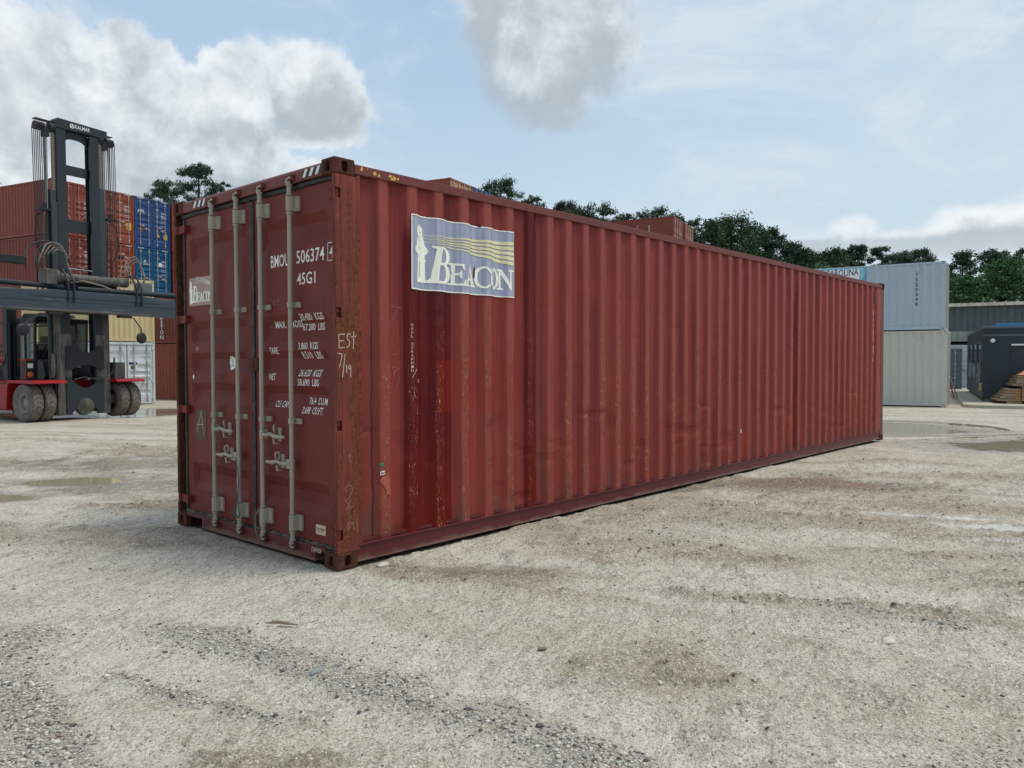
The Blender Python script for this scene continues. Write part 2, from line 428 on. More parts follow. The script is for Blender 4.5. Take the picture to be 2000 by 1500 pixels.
def build_ground():
    n_in, n_out = 820, 46
    rr = np.concatenate([1.15*np.exp(np.linspace(0, math.log(70/1.15), n_in)), 70*np.exp(np.linspace(0, math.log(1400/70), n_out+1))[1:]])
    a0, a1 = R(-38), R(38)
    th = np.concatenate([np.linspace(a0, a1, 900), np.linspace(a1, a0+2*math.pi, 132)[1:-1]])
    nr, nt = len(rr), len(th)
    A, Q = np.meshgrid(th, rr)
    lat = Q*np.sin(A); dep = Q*np.cos(A)
    x = CAM.x+RT.x*lat+FW.x*dep; y = CAM.y+RT.y*lat+FW.y*dep
    x = np.concatenate([x.ravel(), [CAM.x]]); y = np.concatenate([y.ravel(), [CAM.y]])
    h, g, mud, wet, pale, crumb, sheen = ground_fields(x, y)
    h = np.where(np.hypot(x-CAM.x, y-CAM.y) > 80, h.clip(-.46, -.44), h)
    co = np.stack([x, y, h], 1).astype(np.float32)
    i = np.arange(nr-1)[:, None]; j = np.arange(nt)[None, :]; j2 = (j+1) % nt
    q = np.stack([i*nt+j, i*nt+j2, (i+1)*nt+j2, (i+1)*nt+j], -1).reshape(-1, 4)
    j = np.arange(nt); tri = np.stack([np.full(nt, nr*nt), (j+1) % nt, j], 1)
    me = bpy.data.meshes.new('ground')
    nq, ntr = len(q), len(tri)
    me.vertices.add(len(co)); me.vertices.foreach_set('co', co.ravel())
    me.loops.add(nq*4+ntr*3); me.loops.foreach_set('vertex_index', np.concatenate([q.ravel()[:], tri.ravel()]).astype(np.int32))
    me.polygons.add(nq+ntr)
    me.polygons.foreach_set('loop_start', np.concatenate([np.arange(nq)*4, nq*4+np.arange(ntr)*3]).astype(np.int32))
    me.update(calc_edges=True); me.validate()
    if me.polygons[1000].normal.z < 0: me.flip_normals()
    me.polygons.foreach_set('use_smooth', np.ones(len(me.polygons), bool))
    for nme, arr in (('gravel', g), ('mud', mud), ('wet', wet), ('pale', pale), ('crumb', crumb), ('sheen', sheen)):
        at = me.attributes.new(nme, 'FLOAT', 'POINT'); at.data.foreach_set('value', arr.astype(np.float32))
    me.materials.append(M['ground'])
    o = obj('ground', me); o['kind'] = 'structure'
    return o

# ------------------------------------------------------------------ materials
M = {}
def m_ground(g):
    p = g.pos()
    gr, mud, wet, pale, crumb = [g.attr(k) for k in ('gravel', 'mud', 'wet', 'pale', 'crumb')]
    n1 = g.noise(p, 1.3, 6, .6); n2 = g.noise(p, 14, 6, .65); n3 = g.noise(p, 90, 3, .7); n4 = g.noise(p, 4.2, 6, .62)
    vo = g.voro(p, 95, 1, 'F1', 0); vc = g.voro(p, 95, 1, 'F1', 1)
    vs = g.sep(vc)[0]
    vo2 = g.voro(p, 170, 1, 'F1', 1); v2 = g.sep(vo2)[1]
    vo2c = g.sep(g.voro(p, 48, 1, 'F1', 1))[1]
    # crust: smeared along the traffic direction
    cr = g.noise(g.vscale(g.vrot(p, YAW-.25), (3.2, 11, 6)), 1.0, 9, .72, .6)
    cr2 = g.noise(g.vscale(g.vrot(p, YAW+.15), (14, 40, 20)), 1.0, 6, .7, .4)
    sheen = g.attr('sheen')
    c = g.mix(n1.ss(.3, .7), C(186, 175, 154), C(196, 187, 169))
    c = g.mix((pale*.8+n4.ss(.50, .72)*.4).clamp(), c, C(205, 197, 180))
    c = g.mix(cr.ss(.48, .34)*.5, c, C(146, 133, 113))
    c = g.mix(cr.ss(.54, .64)*.5, c, C(210, 203, 186))
    c = g.mix((mud*(n2.ss(.3, .62)*.5+.5)).clamp()*.8, c, C(142, 124, 98))
    c = g.mix(cr2.ss(.40, .33)*.65, c, C(112, 100, 82))
    ck = g.noise(g.vscale(g.vrot(p, YAW-.35), (1.1, 3.4, 2)), 1.0, 10, .78, .9); c = g.mix(((ck-.5).abs().ss(.022, .0))*.55*(1-gr), c, C(98, 86, 68)); c = g.mix(ck.ss(.58, .70)*.4, c, C(146, 130, 106))
    c = g.mix(v2.ss(.70, .92)*.5, c, C(100, 97, 90))
    c = g.mix(v2.ss(.22, .04)*.5, c, C(226, 223, 212))
    c = g.mix(vs.ss(.86, .96)*.5, c, C(88, 86, 82))
    c = g.mix(vs.ss(.10, .03)*.6, c, C(224, 220, 210))
    gcol = g.mix(vo2c, C(126, 121, 112), C(196, 189, 174)); gcol = g.mix(vs.ss(.3, .9)*.45, gcol, C(104, 100, 95))
    c = g.mix(gr*.55, c, gcol)
    c = g.mix(n3.ss(.60, .72)*.45, c, C(92, 86, 76))
    c = g.mix(crumb*n2.ss(.35, .6)*.4, c, C(112, 98, 80))
    c = g.mix(wet*.5, c, C(122, 109, 88))
    c = g.mix(sheen*.6, c, C(206, 204, 194))  # sky glare on the wet streaks, painted into the colour as a paler tone
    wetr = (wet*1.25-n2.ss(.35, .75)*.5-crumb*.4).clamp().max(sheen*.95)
    rough = g.math('SUBTRACT', .92, wetr*.78)
    hgt = n3*.3+n2*.35+cr*.7+cr2*.8+ck*.8+(1-vo)*.5*(gr*1.0+.45)+n4*.8
    b = g.bump(hgt*(1-wetr*.85), .017, 1)
    return {'Base Color': c, 'Roughness': rough, 'Normal': b, 'Specular IOR Level': wetr*.35+.2}
M['ground'] = mat('gravel_ground', m_ground)
def m_water(g):
    p = g.pos(); n = g.noise(p, 5, 3, .5)
    return {'Base Color': g.mix(g.noise(p, .8, 4), C(150, 141, 114), C(166, 158, 132)), 'Normal': g.bump(n, .004, .35)}
M['water'] = mat('muddy_water', m_water, rough=.02, spec=.5)
def m_side(g):
    p = g.coord(); x, y, z = g.sep(p)
    crest = y.ss(.020, .012)
    st = g.noise(p, 1, 5, .6, sc=(30, 30, .9)); st2 = g.noise(p, 1, 4, .6, sc=(9, 9, .35), off=(3, 1, 0)); bl = g.noise(p, 1.7, 5, .6)
    fi = g.noise(p, 60, 5, .7); fz = g.noise(p, 1, 4, .6, sc=(60, 60, 7))
    c = g.mix(st2.ss(.3, .7), C(134, 54, 49), C(108, 38, 36))
    c = g.mix(crest*.6, c, C(150, 76, 69))
    c = g.mix(st.ss(.55, .75)*.4, c, C(104, 50, 50))
    redder = (bl.ss(.45, .65)*.4 + z.ss(1.1, .5)*.22).clamp()
    c = g.mix(redder, c, C(132, 52, 44))
    # brown grime low down and beside the corner post
    gr = (z.ss(.55, .17)*g.noise(p, 1, 5, .65, sc=(7, 7, 2.2)).ss(.46, .66)*.75+x.box(.30, .38, .03)*.45*bl.ss(.2, .6)+g.noise(p, 1, 5, .6, sc=(4.2, 4, .25), off=(9, 0, 0)).ss(.6, .72)*.4).clamp()
    c = g.mix(gr, c, C(92, 66, 56))
    # unfaded runs left by something that dripped down the wall
    wob = (g.noise(p, 1, 3, .5, sc=(.1, 1, 1.6))-.5)*.035; xs = x+wob
    drip = g.noise(p, 1, 3, .5, sc=(26, 1, .75), off=(0, 5, 0)).ss(.60, .63)*z.ss(1.15, .45)
    drip2 = g.noise(p, 1, 3, .5, sc=(40, 1, .5), off=(4, 5, 0)).ss(.60, .63)
    d1 = xs.box(.635, 1.15, .008)*z.ss(2.62, 2.35).max(xs.box(1.03, 1.15, .01)*.6)*(1-drip*.9)*(1-xs.box(.84, .90, .02)*z.ss(.9, .7)*drip2)
    d1 = d1.max(x.box(.26, .275, .004)*0)
    d2 = xs.box(2.03, 2.215, .006)*(1-drip*.8)
    d2 = d2.max(xs.box(1.93, 1.955, .004)*z.ss(2.79, 2.5)*0)
    d3 = x.box(8.06, 8.17, .02)*z.ss(2.62, 2.4)
    dl = (x+(g.noise(p, 1, 4, .6, sc=(.1, 1, 3))-.5)*.07).box(.335, .347, .003)*z.ss(1.95, 1.7)
    fresh = (d1*.97).max(d2*.95).max(d3*.75).max(dl*.8)
    c = g.mix(fresh, c, g.mix(bl.ss(.3, .7), C(78, 16, 20), C(92, 18, 18)))
    low = z.ss(1.35, .5)
    c = g.mix(fresh*low*.6, c, C(104, 24, 18))
    op = x.box(.955, 1.162, .002)*z.box(1.063, 1.479, .004)
    op2 = x.box(1.162, 1.87, .002)*z.box(1.045, 1.47, .008)
    c = g.mix(op*.45*(1-drip2*.5), c, C(132, 28, 16)); c = g.mix(op2*.42, c, C(134, 46, 38))
    op3 = x.box(6.40, 6.62, .01)*z.box(.2, .55, .02)+x.box(7.86, 8.02, .01)*z.box(.25, .7, .02)+x.box(11.1, 11.22, .01)*z.box(.45, .95, .02)
    c = g.mix(op3*.55, c, C(150, 56, 40))
    # scraped crests: bare orange rust with pale nicks
    sel = g.noise(g.comb(x*1.6, 0, z*.35), 2.0, 3, .6).ss(.38, .52)
    sc = crest*fz.ss(.46, .60)*sel*(z.ss(2.1, 1.4)*.9+.2)
    sc = sc*(1-fresh*.75); c = g.mix(sc*.7, c, g.mix(fi.ss(.4, .6), C(150, 84, 54), C(104, 62, 46)))
    nk = crest*g.noise(p, 1, 3, .7, sc=(130, 40, 26)).ss(.63, .68)*sel*z.ss(2.4, 1.2)
    c = g.mix(nk*.9, c, C(206, 176, 154))
    rp = ((g.noise(p, 9, 4, .65)-.5)*.25+((x-.445)*(x-.445)*60+(z-.86)*(z-.86)*30).pow(.5)).ss(.30, .22)
    rough = g.math('SUBTRACT', .54, fresh*.28)+gr*.25+sc*.25
    return {'Base Color': c, 'Roughness': rough.clamp(), 'Normal': g.bump(fi*.4+st*.8+bl*1.5, .0025, .6), 'Specular IOR Level': g.math('SUBTRACT', .22, fresh*.08)}
M['side'] = mat('faded_maroon_panel_paint', m_side)
def rust_paint(base, dark, rust, amt, streak=1.0, pale=None, rough=.5, seed=0.0, vst=1.0):
    def f(g):
        p = g.coord()
        if seed: p = g.vscale(p, (1, 1, 1), (seed, seed*.7, seed*.3))
        st = g.noise(p, 1, 5, .62, sc=(22, 22, 1.6)); bl = g.noise(p, 2.6, 6, .62); fi = g.noise(p, 34, 5, .7); cr = g.noise(p, 8, 6, .66, sc=(1.6*vst, 1.6*vst, .6/vst**2))
        c = g.mix((st.ss(.3, .7)*.55*streak+bl.ss(.35, .7)*.45), base, dark)
        r = ((cr*.6+fi*.2+st*.25*streak)*(1/(.8+.25*streak))).ss(.64-amt*.26, .72-amt*.22)
        c = g.mix(r, c, g.mix(fi.ss(.35, .65), rust, (rust[0]*.38, rust[1]*.35, rust[2]*.4, 1)))
        if pale: c = g.mix(g.noise(p, 1, 4, .7, sc=(70, 70, 30)).ss(.68, .72)*.7, c, pale)
        return {'Base Color': c, 'Roughness': (r*.35+rough).clamp(), 'Normal': g.bump(fi*.6+r*.9+bl, .003, .7), 'Specular IOR Level': .3}
    return f
M['door'] = mat('dark_maroon_door_paint', rust_paint(C(112, 40, 36), C(94, 32, 30), C(126, 54, 34), .20, .6, rough=.55))
M['post'] = mat('rusty_corner_post', rust_paint(C(132, 58, 44), C(90, 42, 34), C(128, 72, 46), .66, 2.2, pale=C(196, 160, 140), rough=.6, vst=1.7))
M['cast'] = mat('rusted_corner_casting', rust_paint(C(92, 46, 36), C(70, 38, 32), C(90, 54, 36), .8, .6, pale=None, rough=.7))
M['rail'] = mat('maroon_rail_paint', rust_paint(C(112, 58, 54), C(96, 46, 44), C(92, 60, 46), .30, .3, rough=.55))
def m_brail(g):
    d = rust_paint(C(96, 40, 40), C(80, 32, 32), C(88, 52, 38), .2, .4, rough=.45)(g)
    p = g.coord(); z = g.sep(p)[2]; n = g.noise(p, 1, 6, .65, sc=(5, 5, 14))
    d['Base Color'] = g.mix(((n-.5)*.12+z).ss(.075, .035)*.30, d['Base Color'], C(150, 138, 120)); return d
M['brail'] = mat('maroon_bottom_rail_paint', m_brail)
M['rod'] = mat('dirty_galvanised_steel', rust_paint(C(168, 158, 144), C(144, 134, 119), C(122, 92, 68), .10, .6, rough=.6))
M['gasket'] = mat('black_rubber_gasket', lambda g: {'Base Color': g.mix(g.noise(g.coord(), 20, 4).ss(.45, .7), C(24, 28, 30), C(62, 60, 54))}, rough=.6)
M['sillgasket'] = mat('muddy_rubber_gasket', lambda g: {'Base Color': g.mix(g.noise(g.coord(), 14, 5, .65).ss(.42, .62), C(44, 40, 36), C(104, 94, 80))}, rough=.8)
M['black'] = mat('black_void', color=C(10, 10, 12), rough=.9)
M['white'] = mat('worn_white_paint', lambda g: {'Base Color': g.mix(g.noise(g.coord(), 60, 4).ss(.55, .72), C(226, 222, 216), C(176, 150, 144))}, rough=.6)
M['white2'] = mat('clean_white_vinyl', color=C(222, 224, 222), rough=.5)
M['chalk'] = mat('chalk_marks', color=C(196, 176, 164), rough=.9)
M['chalk_faint'] = mat('faint_chalk_marks', color=C(150, 104, 100), rough=.9)
M['yellow'] = mat('yellow_paint', lambda g: {'Base Color': g.mix(g.noise(g.coord(), 30, 4).ss(.5, .65), C(224, 172, 88), C(140, 96, 60))}, rough=.6)
def m_decal(g):
    p = g.coord(); st = g.noise(p, 1, 5, .6, sc=(26, 26, .8)); sp = g.noise(p, 1, 4, .6, sc=(10, 10, .6), off=(2, 0, 0)); fi = g.noise(p, 50, 4)
    c = g.mix(st.ss(.35, .65), C(138, 142, 170), C(164, 168, 188)); c = g.mix(sp.ss(.5, .7)*.6, c, C(166, 172, 190)); c = g.mix(fi.ss(.66, .7)*.5, c, C(200, 202, 210))
    return {'Base Color': c}
M['decal'] = mat('faded_blue_decal', m_decal, rough=.35)
M['cream'] = mat('cream_decal_ink', lambda g: {'Base Color': g.mix(g.noise(g.coord(), 1, 4, .6, sc=(24, 24, 2)).ss(.4, .65), C(246, 246, 230), C(228, 228, 214))}, rough=.4)
M['lemon'] = mat('pale_yellow_decal_ink', lambda g: {'Base Color': g.mix(g.noise(g.coord(), 1, 4, .6, sc=(18, 18, 2)).ss(.4, .65), C(228, 222, 168), C(216, 206, 158))}, rough=.4)
M['ink'] = mat('decal_shadow_lines', color=C(96, 100, 124), rough=.4)
M['cardboard'] = mat('brown_placard', rust_paint(C(104, 84, 66), C(88, 68, 54), C(80, 56, 40), .2, .5, rough=.8))
M['blackpaint'] = mat('black_paint', color=C(34, 32, 34), rough=.6)

# ------------------------------------------------------------------ container pieces
PIT, XR0, YC, YR = .278, .197, .010, .046
def side_prof(x, L=12.192, x0=.197, pit=.278, xe=None):
    xe = L-.16 if xe is None else xe
    if x < x0 or x > xe: return YC
    u = (x-x0) % pit
    if x-u+.206 > xe: return YC
    if u < .068: return YC+(YR-YC)*u/.068
    if u < .138: return YR
    if u < .206: return YR-(YR-YC)*(u-.138)/.068
    return YC
def side_cuts(L, x0=.197, pit=.278):
    out = []; x = x0
    while x < L-.16:
        out += [x, x+.068, x+.138, x+.206]; x += pit
    return out
def corr_panel(L, H, z0, z1, rows=1, dent=0.0, xs0=.161):
    """corrugated wall in the plane y=0, ribs along z"""
    xs0 = .20 if dent else xs0; xs = [xs0]+[c for c in side_cuts(L) if xs0 < c < L-.16]+[L-.16]
    if dent:
        fin = []
        for a, b in zip(xs[:-1], xs[1:]): fin += [a, (a+b)/2]
        xs = fin+[xs[-1]]
    zs = np.linspace(z0, z1, rows+1)
    X, Z = np.meshgrid(np.array(xs), zs)
    Y = np.vectorize(lambda q: side_prof(q, L))(X)
    if dent:
        Y = Y+(fbm(X, Z, 1.6, 3, 91)-.5)*.012*dent+(fbm(X, Z, 7, 3, 92)-.5)*.006*dent
        X = X+(fbm(X, Z, 2.2, 3, 93)-.5)*.010*dent
        # pressed-in lower band where forks and stacks have knocked the ribs
        Y = Y+np.clip(fbm(X*1.2, Z*3, 2.5, 2, 94)-.66, 0, 1)*.05*dent*np.where(Z < 1.0, 1, .25)
    n, m = X.shape
    mb = MB(); mb.v = list(map(tuple, np.stack([X.ravel(), Y.ravel(), Z.ravel()], 1).tolist()))
    mb.f = [(i*m+j, i*m+j+1, (i+1)*m+j+1, (i+1)*m+j) for i in range(n-1) for j in range(m-1)]
    return mb
def mk_casting():
    bm = bmesh.new(); bmesh.ops.create_cube(bm, size=1)
    for v in bm.verts: v.co = ((v.co.x+.5)*.178, (v.co.y+.5)*.162, (v.co.z+.5)*.118)
    bmesh.ops.bevel(bm, geom=bm.edges[:], offset=.013, segments=3, affect='EDGES', profile=.5)
    me = bpy.data.meshes.new('c'); bm.to_mesh(me); bm.free(); o = obj('c', me)
    cb = MB()
    def oval(w, h, n=20):
        r = min(w, h)/2; pts = []
        for k in range(n):
            a = 2*math.pi*k/n; cx, cy = math.cos(a)*r, math.sin(a)*r
            if h > w: cy += (h/2-r)*(1 if cy > 1e-9 else -1)
            else: cx += (w/2-r)*(1 if cx > 1e-9 else -1)
            pts.append((cx, cy))
        return pts
    e = .01
    for (ax, c, a, b, w, h) in [(0, (.081, .059), -e, .05, .052, .080), (0, (.081, .059), .128, .178+e, .052, .080),
                               (1, (.089, .059), -e, .05, .056, .080), (1, (.089, .059), .112, .162+e, .056, .080)]:
        cb.prism([(c[0]+q[0], c[1]+q[1]) for q in oval(w, h)], ax, a, b)
    for (a, b) in ((-e, .035), (.083, .118+e)):
        cb.prism([(.089+q[0], .081+q[1]) for q in oval(.12, .062)], 2, a, b)
    cutter = obj('k', cb.mesh('k'))
    md = o.modifiers.new('b', 'BOOLEAN'); md.operation = 'DIFFERENCE'; md.object = cutter; md.solver = 'EXACT'
    bpy.context.view_layer.update()
    r = eval_mesh(o, 'corner_casting')
    bpy.data.objects.remove(o); bpy.data.objects.remove(cutter)
    return r
CAST = mk_casting(); CAST.materials.append(None)
def castings(parent, L, W, H, m):
    for x in (0, L-.178):
        for y in (0, W-.162):
            for z in (0, H-.118):
                o = obj('corner_casting', CAST, parent); o.location = (x, y, z); usemat(o, m)

RIBS = [(2.552, 2.483, 2.406, 2.322), (1.829, 1.759, 1.686, 1.627), (1.554, 1.495, 1.428, 1.369), (1.292, 1.229, 1.177, 1.103), (.585, .506, .421, .350)]
def rib_depth(z, ribs=RIBS, dp=.036):
    for a, b, c, d in ribs:
        if d < z < a:
            return dp*min(1, (a-z)/(a-b), (z-d)/(c-d))
    return 0
def door_x(y, z, y0, y1, xf=.045, ribs=RIBS, dp=.036, mg=.085, tp=.05):
    e = min(y-y0-mg, y1-mg-y); return xf+rib_depth(z, ribs, dp)*max(0, min(1, e/tp))
def door_panel(y0, y1, z0, z1, xf=.045, ribs=RIBS, dp=.036, mg=.085, tp=.05, dent=0):
    ys = [y0, y0+mg, y0+mg+tp]+([y0+mg+tp+(y1-y0-2*mg-2*tp)*k/8 for k in range(1, 8)] if dent else [])+[y1-mg-tp, y1-mg, y1]
    zs = sorted({z0, z1}|{q for r in ribs for q in r})
    if dent:
        z2 = []
        for a, b in zip(zs[:-1], zs[1:]):
            k = max(1, int((b-a)/.08)); z2 += [a+(b-a)*i/k for i in range(k)]
        zs = z2+[zs[-1]]
    mb = MB(); m = len(ys)
    for z in zs:
        for y in ys:
            x = door_x(y, z, y0, y1, xf, ribs, dp, mg, tp)
            if dent: x += (float(fbm(np.array(y+5), np.array(z+5), 2.3, 3, 66))-.5)*.014*dent
            mb.v.append((x, y, z))
    mb.f = [(i*m+j, i*m+j+1, (i+1)*m+j+1, (i+1)*m+j) for i in range(len(zs)-1) for j in range(m-1)]
    # rim thickness
    mb.box(xf+.006, xf+.05, y0, y0+.004, z0, z1).box(xf+.006, xf+.05, y1-.004, y1, z0, z1).box(xf+.006, xf+.05, y0, y1, z1-.004, z1)
    return mb

# ================================================================== the maroon container in front
L, W, H = 12.192, 2.438, 2.896
def main_container():
    t = thing('shipping_container', 'big faded maroon container in front, lighthouse decal on its side, code 506374 on its doors', 'shipping container')
    castings(t, L, W, H, M['cast'])
    # corner posts: a folded section; the lugs of the hinges show as slots in its outer face
    def post(y0, sg, name='corner_post', m=M['post'], door=True):
        mb = MB(); e = lambda v: y0+sg*v
        def bx(x0, x1, a, b, z0, z1): mb.box(x0, x1, min(e(a), e(b)), max(e(a), e(b)), z0, z1)
        zs = [(.211, .284), (1.057, 1.117-.12), (1.779, 1.85), (2.614, 2.683)]
        cuts = [(.211, .284), (.985, 1.057), (1.779, 1.85), (2.614, 2.683)]
        segs = []; z = .118
        for a, b in cuts: segs.append((z, a)); z = b
        segs.append((z, H-.118))
        for a, b in segs: bx(.006, .052, .004, .014, a, b)          # outer strip broken by the slots
        bx(.052, .200, .004, .014, .118, H-.118)                      # outer face
        bx(.006, .016, .014, .042, .118, H-.118)                      # narrow front return
        bx(.016, .20, .030, .042, .118, H-.118)
        bx(.190, .226, .008, .03, .15, H-.1)
        return mb.build(name, m, t, bevel=.003)
    post(0, 1); post(W, -1, m=M['cast'])
    for y0, sg in ((0, 1), (W, -1)):
        mb = MB()
        mb.box(L-.17, L-.012, *(sorted((y0+sg*.006, y0+sg*.018))), .118, H-.118)
        mb.box(L-.024, L-.004, *(sorted((y0+sg*.018, y0+sg*.15))), .118, H-.118)
        mb.build('corner_post', M['rail'], t, bevel=.004)
    # rails
    for y0, sg, m in ((0, 1, M['rail']), (W, -1, M['rail'])):
        a, b = sorted((y0+sg*.002, y0+sg*.062)); mb = MB()
        mb.box(.178, L-.178, a, b, 2.800, 2.868); mb.build('top_rail', m, t, bevel=.004)
        mb = MB(); a, b = sorted((y0+sg*.016, y0+sg*.026)); mb.box(.178, L-.178, a, b, .040, .150)
        a, b = sorted((y0+sg*.0, y0+sg*.05)); mb.box(.178, L-.178, a, b, .150, .159)
        mb.box(.178, L-.178, a, b, .034, .042)
        mb.build('bottom_rail', M['brail'], t, bevel=.0015)
    sp = corr_panel(L, H, .159, 2.800, 66, 1.0).build('side_panel', M['side'], t)
    far = corr_panel(L, H, .159, 2.800, 1); far.v = [(x, W-y, z) for x, y, z in far.v]; far.build('side_panel', M['rail'], t)
    # roof with cross corrugations, floor, blind end
    mb = MB(); n = 58; xs = np.linspace(.1, L-.1, n*4+1)
    zz = [2.862-(.02 if (i % 4) in (1, 2) else 0) for i in range(len(xs))]
    for y in (.055, W-.055):
        for x, z in zip(xs, zz): mb.v.append((x, y, z))
    k = len(xs); mb.f = [(i, i+1, k+i+1, k+i) for i in range(k-1)]; mb.build('roof', M['rail'], t)
    mb = MB(); mb.box(.06, L-.06, .03, W-.03, .165, .19)
    for i in range(40): mb.box(.3+i*.295, .34+i*.295, .03, W-.03, .045, .163)
    mb.build('floor', M['brail'], t)
    ew = MB(); ys = np.linspace(.15, W-.15, 33)
    for z in (.12, H-.12):
        for i, y in enumerate(ys): ew.v.append((L-.02-(.04 if i % 4 in (1, 2) else 0), y, z))
    ew.f = [(i, i+1, 33+i+1, 33+i) for i in range(32)]; ew.build('end_wall', M['rail'], t)
    MB().box(L-.10, L-.01, .178, W-.178, .03, .135).build('end_sill', M['rail'], t, bevel=.004); MB().box(L-.08, L-.01, .178, W-.178, H-.12, H-.03).build('end_header', M['rail'], t, bevel=.004)
    # door header and sill
    hd = MB(); hd.prism([(.010, 2.786), (.010, 2.862), (.03, 2.884), (.10, 2.884), (.10, 2.786)], 1, .1621, W-.1621)
    hd.build('door_header', M['rail'], t, bevel=.004)
    sl = MB(); sl.box(.012, .10, .29, 2.0, .022, .135).box(.012, .10, .1621, .29, .100, .135).box(.012, .10, 2.0, W-.1621, .100, .135)
    sl.box(.03, .10, .042, .1621, .119, .135).box(.03, .1, W-.1621, W-.042, .119, .135)
    sl.build('door_sill', M['brail'], t, bevel=.004)
    MB().box(.10, .45, .1621, .29, .09, .10).build('fork_pocket', M['black'], t); MB().box(.10, .45, 2.0, W-.1621, .09, .10).build('fork_pocket', M['black'], t)
    # hazard stripes either end of the header
    for y0 in (.165, 1.838):
        me = [MB() for _ in range(2)]
        me[1].add([(.0085, y0+.0, 2.803), (.0085, y0+.232, 2.803), (.0085, y0+.232, 2.860), (.0085, y0, 2.860)], [(0, 1, 2, 3)])
        for q in range(3):
            a = y0+.012+q*.078; me[0].add([(.0065, a+.03, 2.804), (.0065, a+.066, 2.804), (.0065, a+.034, 2.859), (.0065, a-.004 if q else a, 2.859)], [(0, 1, 2, 3)])
        hb = me[1].build('hazard_mark', M['blackpaint'], t); me[0].build('hazard_stripes', M['white'], hb)
    # yellow and black flecks left on the top rail beside the near corner
    for x, w, z, h in ((.236, .022, 2.846, .034), (.352, .03, 2.832, .03), (.39, .025, 2.824, .022), (.50, .04, 2.838, .02), (.525, .05, 2.828, .036), (.57, .02, 2.83, .02), (.285, .01, 2.85, .012)):
        mb = MB(); mb.add([(x-w/2, .0003, z-h/2), (x+w*.4, .0003, z-h*.4), (x+w/2, .0003, z+h*.2), (x-w*.1, .0003, z+h/2), (x-w*.5, .0003, z)], [(0, 1, 2, 3, 4)])
        mb.build('warning_mark', M['yellow'], t)
    # ---------------- doors
    def door(y0, y1, left):
        d = door_panel(y0, y1, .150, 2.745, dent=.7).build('door', M['door'], t)
        d['label'] = 'left door with the small square decal' if left else 'right door with the weights lettering'
        # rubber seals
        g1 = MB()
        g1.tube([(.040, y, 2.762+.004*math.sin(y*7)) for y in np.linspace(y0-.02, y1+.02, 14)], .019, 8)
        g1.box(.034, .050, y0-.024 if left else y0-.02, y0 if left else y0-.002, .15, 2.74)
        if left: g1.box(.036, .05, y1, y1+.03, .15, 2.74)
        else: g1.box(.034, .05, y1, y1+.022, .15, 2.74)
        g1.build('gasket', M['gasket'], d)
        g2 = MB(); ys = np.linspace(y0-.03, y1+.03, 26)
        for i, y in enumerate(ys):
            e = .006*math.sin(i*2.1)+.004*math.sin(i*5.3)
            g2.v += [(.030, y, .118+e*.5), (.030, y, .150+e), (.046, y, .152+e)]
        g2.f = [(i*3+k, i*3+k+1, i*3+k+4, i*3+k+3) for i in range(25) for k in (0, 1)]
        g2.build('gasket', M['sillgasket'], d)
        # two lock rods with cams, keepers, guides and handles
        for y in ((1.73, 1.328) if left else (.968, .556)):
            a = MB(); xr = -.004; r = .0172
            a.cyl((xr, y, .30), (xr, y, 2.62), r, n=14)
            a.cyl((xr, y, .145), (xr, y, .215), r*1.05, n=14).cyl((xr, y, 2.70), (xr, y, 2.775), r*1.05, n=14)
            a.cyl((xr, y, .135), (xr, y, .150), r*1.35, n=14).cyl((xr, y, 2.765), (xr, y, 2.782), r*1.35, n=14)
            for z0, z1 in ((2.583, 2.69), (.212, .328)):                  # end guides: bolted plate with a half-round boss
                a.box(.026, .044, y-.075, y+.028, z0, z1)
                a.cyl((xr, y, z0), (xr, y, z1), r*1.5, n=16)
                a.box(xr, .03, y-.028, y+.028, z0, z1)
                a.cyl((xr, y, z0-.022), (xr, y, z0-.006), r*1.35, n=14).cyl((xr, y, z1+.006), (xr, y, z1+.02), r*1.25, n=14)
                for zz_ in (z0+.02, z1-.02):
                    a.cyl((.026, y-.058, zz_), (.018, y-.058, zz_), .009, n=6)
            for z in (1.90, 1.036):                                     # middle clips
                a.box(.026, .044, y-.075, y+.028, z-.028, z+.012); a.cyl((xr, y, z-.028), (xr, y, z+.012), r*1.4, n=14)
                a.cyl((.026, y-.055, z-.008), (.018, y-.055, z-.008), .008, n=6)
            # cams: C-shaped claws
            for zc, s_ in ((.108, -1), (2.80, 1)):
                a.tube([(xr, y+.004, zc-s_*.02), (xr-.008, y+.022, zc-s_*.008), (xr-.004, y+.024, zc+s_*.016), (xr, y-.004, zc+s_*.026), (xr, y-.022, zc+s_*.018)], [.012, .011, .010, .010, .007], 8)
                a.cyl((xr, y, zc-s_*.035), (xr, y, zc), r*.8, n=10)
            o = a.build('lock_rod', M['rod'], d, bevel=.0015)
            k = MB()
            for z0 in (.075, 2.80):                                        # keepers welded to header and sill
                k.box(-.012, .014, y-.05, y-.03, z0, z0+.045).box(-.008, .014, y-.034, y+.02, z0 if z0 > 1 else z0+.030, (z0 if z0 > 1 else z0+.030)+.012)
                k.cyl((-.004, y-.044, z0+.01), (-.030, y-.044, z0+.008), .008, n=8)
                k.build('cam_keeper', M['cast'], t, bevel=.002); k = MB()
